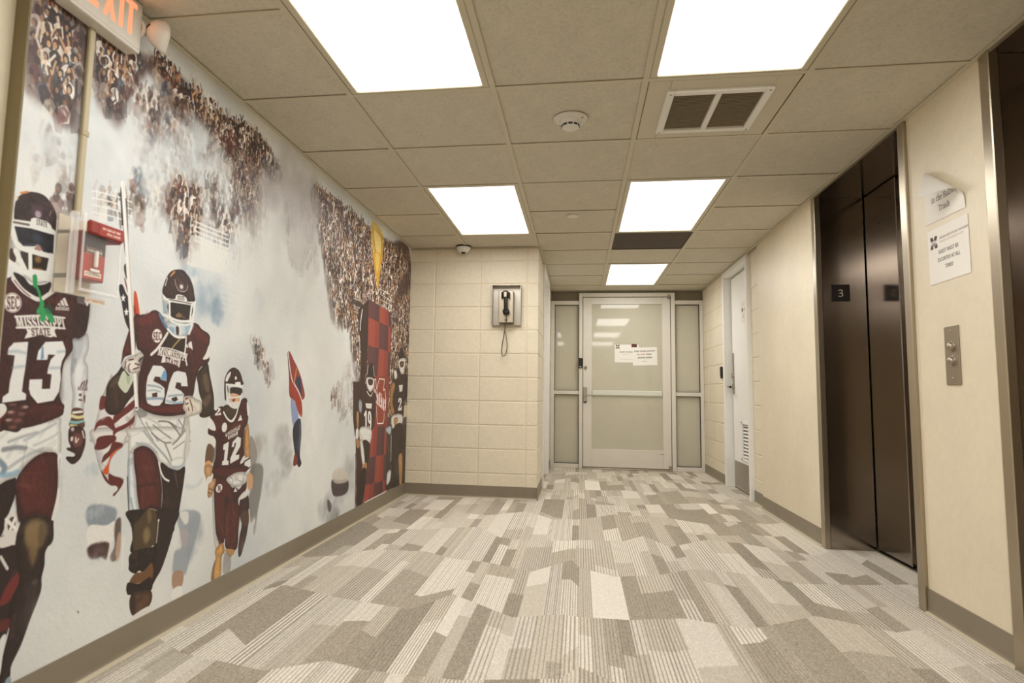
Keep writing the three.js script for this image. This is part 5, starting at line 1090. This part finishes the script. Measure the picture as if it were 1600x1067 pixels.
function muralPanel(u0, u1) {                      // metres along the wall
  const ppm = 968, w = Math.round((u1 - u0) * ppm), h = Math.round(H * ppm), c = canvas(w, h), x = c.getContext('2d');
  // paper white with the drifting tones of the printed smoke
  const img = x.createImageData(w, h), d = img.data, q = N / 2.6;
  for (let py = 0; py < h; py++) for (let px = 0; px < w; px++) {
    const fu = (u0 + px / ppm) * q, fv = (H - py / ppm) * q, iu = Math.floor(fu), iv = Math.floor(fv), ta = fu - iu, tb = fv - iv, o = (py * w + px) * 4;
    const at = (f) => (f[(iv % N) * N + iu % N] * (1 - ta) + f[(iv % N) * N + (iu + 1) % N] * ta) * (1 - tb) + (f[((iv + 1) % N) * N + iu % N] * (1 - ta) + f[((iv + 1) % N) * N + (iu + 1) % N] * ta) * tb, n = at(nBig), m = at(nMid);
    const t = (n - 0.5) * 70, b = (m - 0.5) * 14; d[o] = clamp8(215 + t * 0.95 + b); d[o + 1] = clamp8(218 + t * 0.8 + b); d[o + 2] = clamp8(218 + t * 0.65 + b); d[o + 3] = 255;
  }
  x.putImageData(img, 0, 0);
  const s = ppm / 1000;
  const shape = (x, e) => {
    const [type, color, , , ...r] = e; x.fillStyle = x.strokeStyle = color;
    if (type === 0) {
      const p = pairs(r); smoothPath(x, p, true); x.fill();
      let area = 0; for (let i = 0, j = p.length - 1; i < p.length; j = i++) area += (p[j][0] * p[i][1] - p[i][0] * p[j][1]) / 2; area = Math.abs(area);
      if (!e[3] && area > 3500) {                   // shaded rims and random light and dark folds painted into the printed figures
        const R = rng(Math.round(area) + r[0]), mx = p.reduce((a, q) => a + q[0], 0) / p.length, my = p.reduce((a, q) => a + q[1], 0) / p.length; let sxx = 0, sxy = 0, syy = 0; for (const q of p) { sxx += (q[0] - mx) ** 2; sxy += (q[0] - mx) * (q[1] - my); syy += (q[1] - my) ** 2; }
        const ang = 0.5 * Math.atan2(2 * sxy, sxx - syy), ext = Math.sqrt(Math.max(sxx, syy) / p.length), lum = parseInt(color.slice(1, 3), 16); x.save(); x.clip(); x.lineCap = 'round';
        x.strokeStyle = '#1c1212'; x.globalAlpha = lum > 180 ? 0.1 : 0.22; for (const w of [30, 18, 9]) { x.lineWidth = w; smoothPath(x, p, true); x.stroke(); }
        const n = Math.min(70, 10 + area / 1500); for (let k = 0; k < n; k++) { const a = ang + (R() - 0.5) * 1.3 + (R() < 0.25 ? 1.2 : 0), l = ext * (0.15 + R() * 0.5), ox = mx + (R() - 0.5) * ext * 2.6, oy = my + (R() - 0.5) * ext * 2.6, dark = R() < 0.55; x.strokeStyle = dark ? '#150d0d' : lum > 180 ? '#ffffff' : '#a87068'; x.globalAlpha = (dark ? 0.13 : 0.1) * (0.4 + R()) * (lum > 180 ? 0.8 : 1); x.lineWidth = 3 + R() * R() * 22; x.beginPath(); x.moveTo(ox - Math.cos(a) * l, oy - Math.sin(a) * l); x.quadraticCurveTo(ox + (R() - 0.5) * l * 0.6, oy + (R() - 0.5) * l * 0.6, ox + Math.cos(a) * l, oy + Math.sin(a) * l); x.stroke(); }
        x.restore();
      }
    }
    else if (type === 1) { x.beginPath(); pairs(r).forEach((p, i) => (i ? x.lineTo(...p) : x.moveTo(...p))); x.closePath(); x.fill(); }
    else if (type === 7) { x.lineWidth = r[0]; x.lineJoin = 'miter'; x.beginPath(); pairs(r.slice(1)).forEach((p, i) => (i ? x.lineTo(...p) : x.moveTo(...p))); x.closePath(); x.stroke(); }
    else if (type === 2) { x.lineWidth = r[0]; x.lineCap = x.lineJoin = 'round'; smoothPath(x, pairs(r.slice(1)), false); x.stroke(); }
    else if (type === 3) { x.beginPath(); x.ellipse(r[0], r[1], r[2], r[3], 0, 0, 7); x.fill(); }
    else if (type === 4) {
      const [t, f, ax, ay, bx2, by2, tx, ty] = r; x.font = (f ? 'bold 100px serif' : 'bold 100px sans-serif'); x.textAlign = 'center'; x.textBaseline = 'alphabetic';
      const mw = x.measureText(t).width, mx = (ax + bx2) / 2, my = (ay + by2) / 2, vx = tx - mx, vy = ty - my;       // half height vector
      x.transform((bx2 - ax) / mw, (by2 - ay) / mw, -vx * 2 / 72, -vy * 2 / 72, mx - vx, my - vy); x.fillText(t, 0, 0); if (f) { x.lineWidth = 4; x.strokeText(t, 0, 0); }
    } else if (type === 5) drawCrowd(x, pairs(r.slice(3)), r[0], r[1], r[2], e[2]);
    else if (type === 6) {                          // a drift of small puffs
      const [cx, cy, rx, ry] = r, R = rng(cx * 31 + cy * 17), rgb = [1, 3, 5].map((k) => parseInt(color.slice(k, k + 2), 16));
      for (let k = 0; k < 46; k++) {
        const a = R() * 6.283, q = Math.sqrt(R()) * 0.95, ox = cx + Math.cos(a) * q * rx, oy = cy + Math.sin(a) * q * ry, rad = Math.min(rx, ry) * (0.28 + R() * 0.5) * (1.15 - q * 0.5), j = (R() - 0.5) * 26, c = rgb.map((v) => clamp8(v + j)).map(Math.round).join(','), g = x.createRadialGradient(ox, oy, 0, ox, oy, rad), al = e[2] * 0.26;
        g.addColorStop(0, 'rgba(' + c + ',' + al.toFixed(3) + ')'); g.addColorStop(0.5, 'rgba(' + c + ',' + (al * 0.6).toFixed(3) + ')'); g.addColorStop(1, 'rgba(' + c + ',0)'); x.fillStyle = g; x.fillRect(ox - rad, oy - rad, rad * 2, rad * 2);
      }
    }
  };
  for (const e of PRINT) {
    const [type, , alpha, bl, ...r] = e; x.setTransform(s, 0, 0, -s, -u0 * ppm, H * ppm); x.globalAlpha = type === 5 || type === 6 ? 1 : alpha; x.imageSmoothingEnabled = true; x.imageSmoothingQuality = 'high';
    const p = type === 3 || type === 6 ? [[r[0] - r[2] * 1.6, r[1] - r[3] * 1.6], [r[0] + r[2] * 1.6, r[1] + r[3] * 1.6]] : type === 4 ? null : pairs(type === 2 || type === 7 ? r.slice(1) : type === 5 ? r.slice(3) : r);
    if (p) {
      const m = 60 + bl * 3, X0 = Math.min(...p.map((q) => q[0])) - m, X1 = Math.max(...p.map((q) => q[0])) + m, Y0 = Math.min(...p.map((q) => q[1])) - m, Y1 = Math.max(...p.map((q) => q[1])) + m;
      if (X1 < u0 * 1000 || X0 > u1 * 1000) continue;
      if (bl) {                                     // soft edges: drawn small, laid down large
        const k = 1 / (bl * 1.1), o = canvas(Math.ceil((X1 - X0) * k), Math.ceil((Y1 - Y0) * k)), y = o.getContext('2d'); y.setTransform(k, 0, 0, -k, -X0 * k, Y1 * k); shape(y, e);
        x.setTransform(1, 0, 0, 1, 0, 0); x.drawImage(o, (X0 - u0 * 1000) * s, (H * 1000 - Y1) * s, o.width / k * s, o.height / k * s); continue;
      }
    }
    shape(x, e);
  }
  x.setTransform(1, 0, 0, 1, 0, 0); x.globalAlpha = 1;
  return canvasTex(c);
}
{
  const g = thing('wall_mural', 'full-wall printed mural of maroon-jerseyed football players running through smoke', 'mural', [XL - 0.002, 0, ZM], Math.PI / 2), Lw = ZM - ZP;
  for (const [a, b] of [[0, Lw / 2], [Lw / 2, Lw]]) {
    const m = std({ map: muralPanel(a, b), roughness: 0.5, bumpMap: grey(N, nFine, 0.25), bumpScale: 0.0008 }), geo = new THREE.BoxGeometry(b - a, H, 0.004);
    const p = part('mural_panel', geo, [M.white, M.white, M.white, M.white, m, M.white], g); p.position.set((a + b) / 2, H / 2, 0.002);
  }
}
finish(scene);
renderer.render(scene, camera);
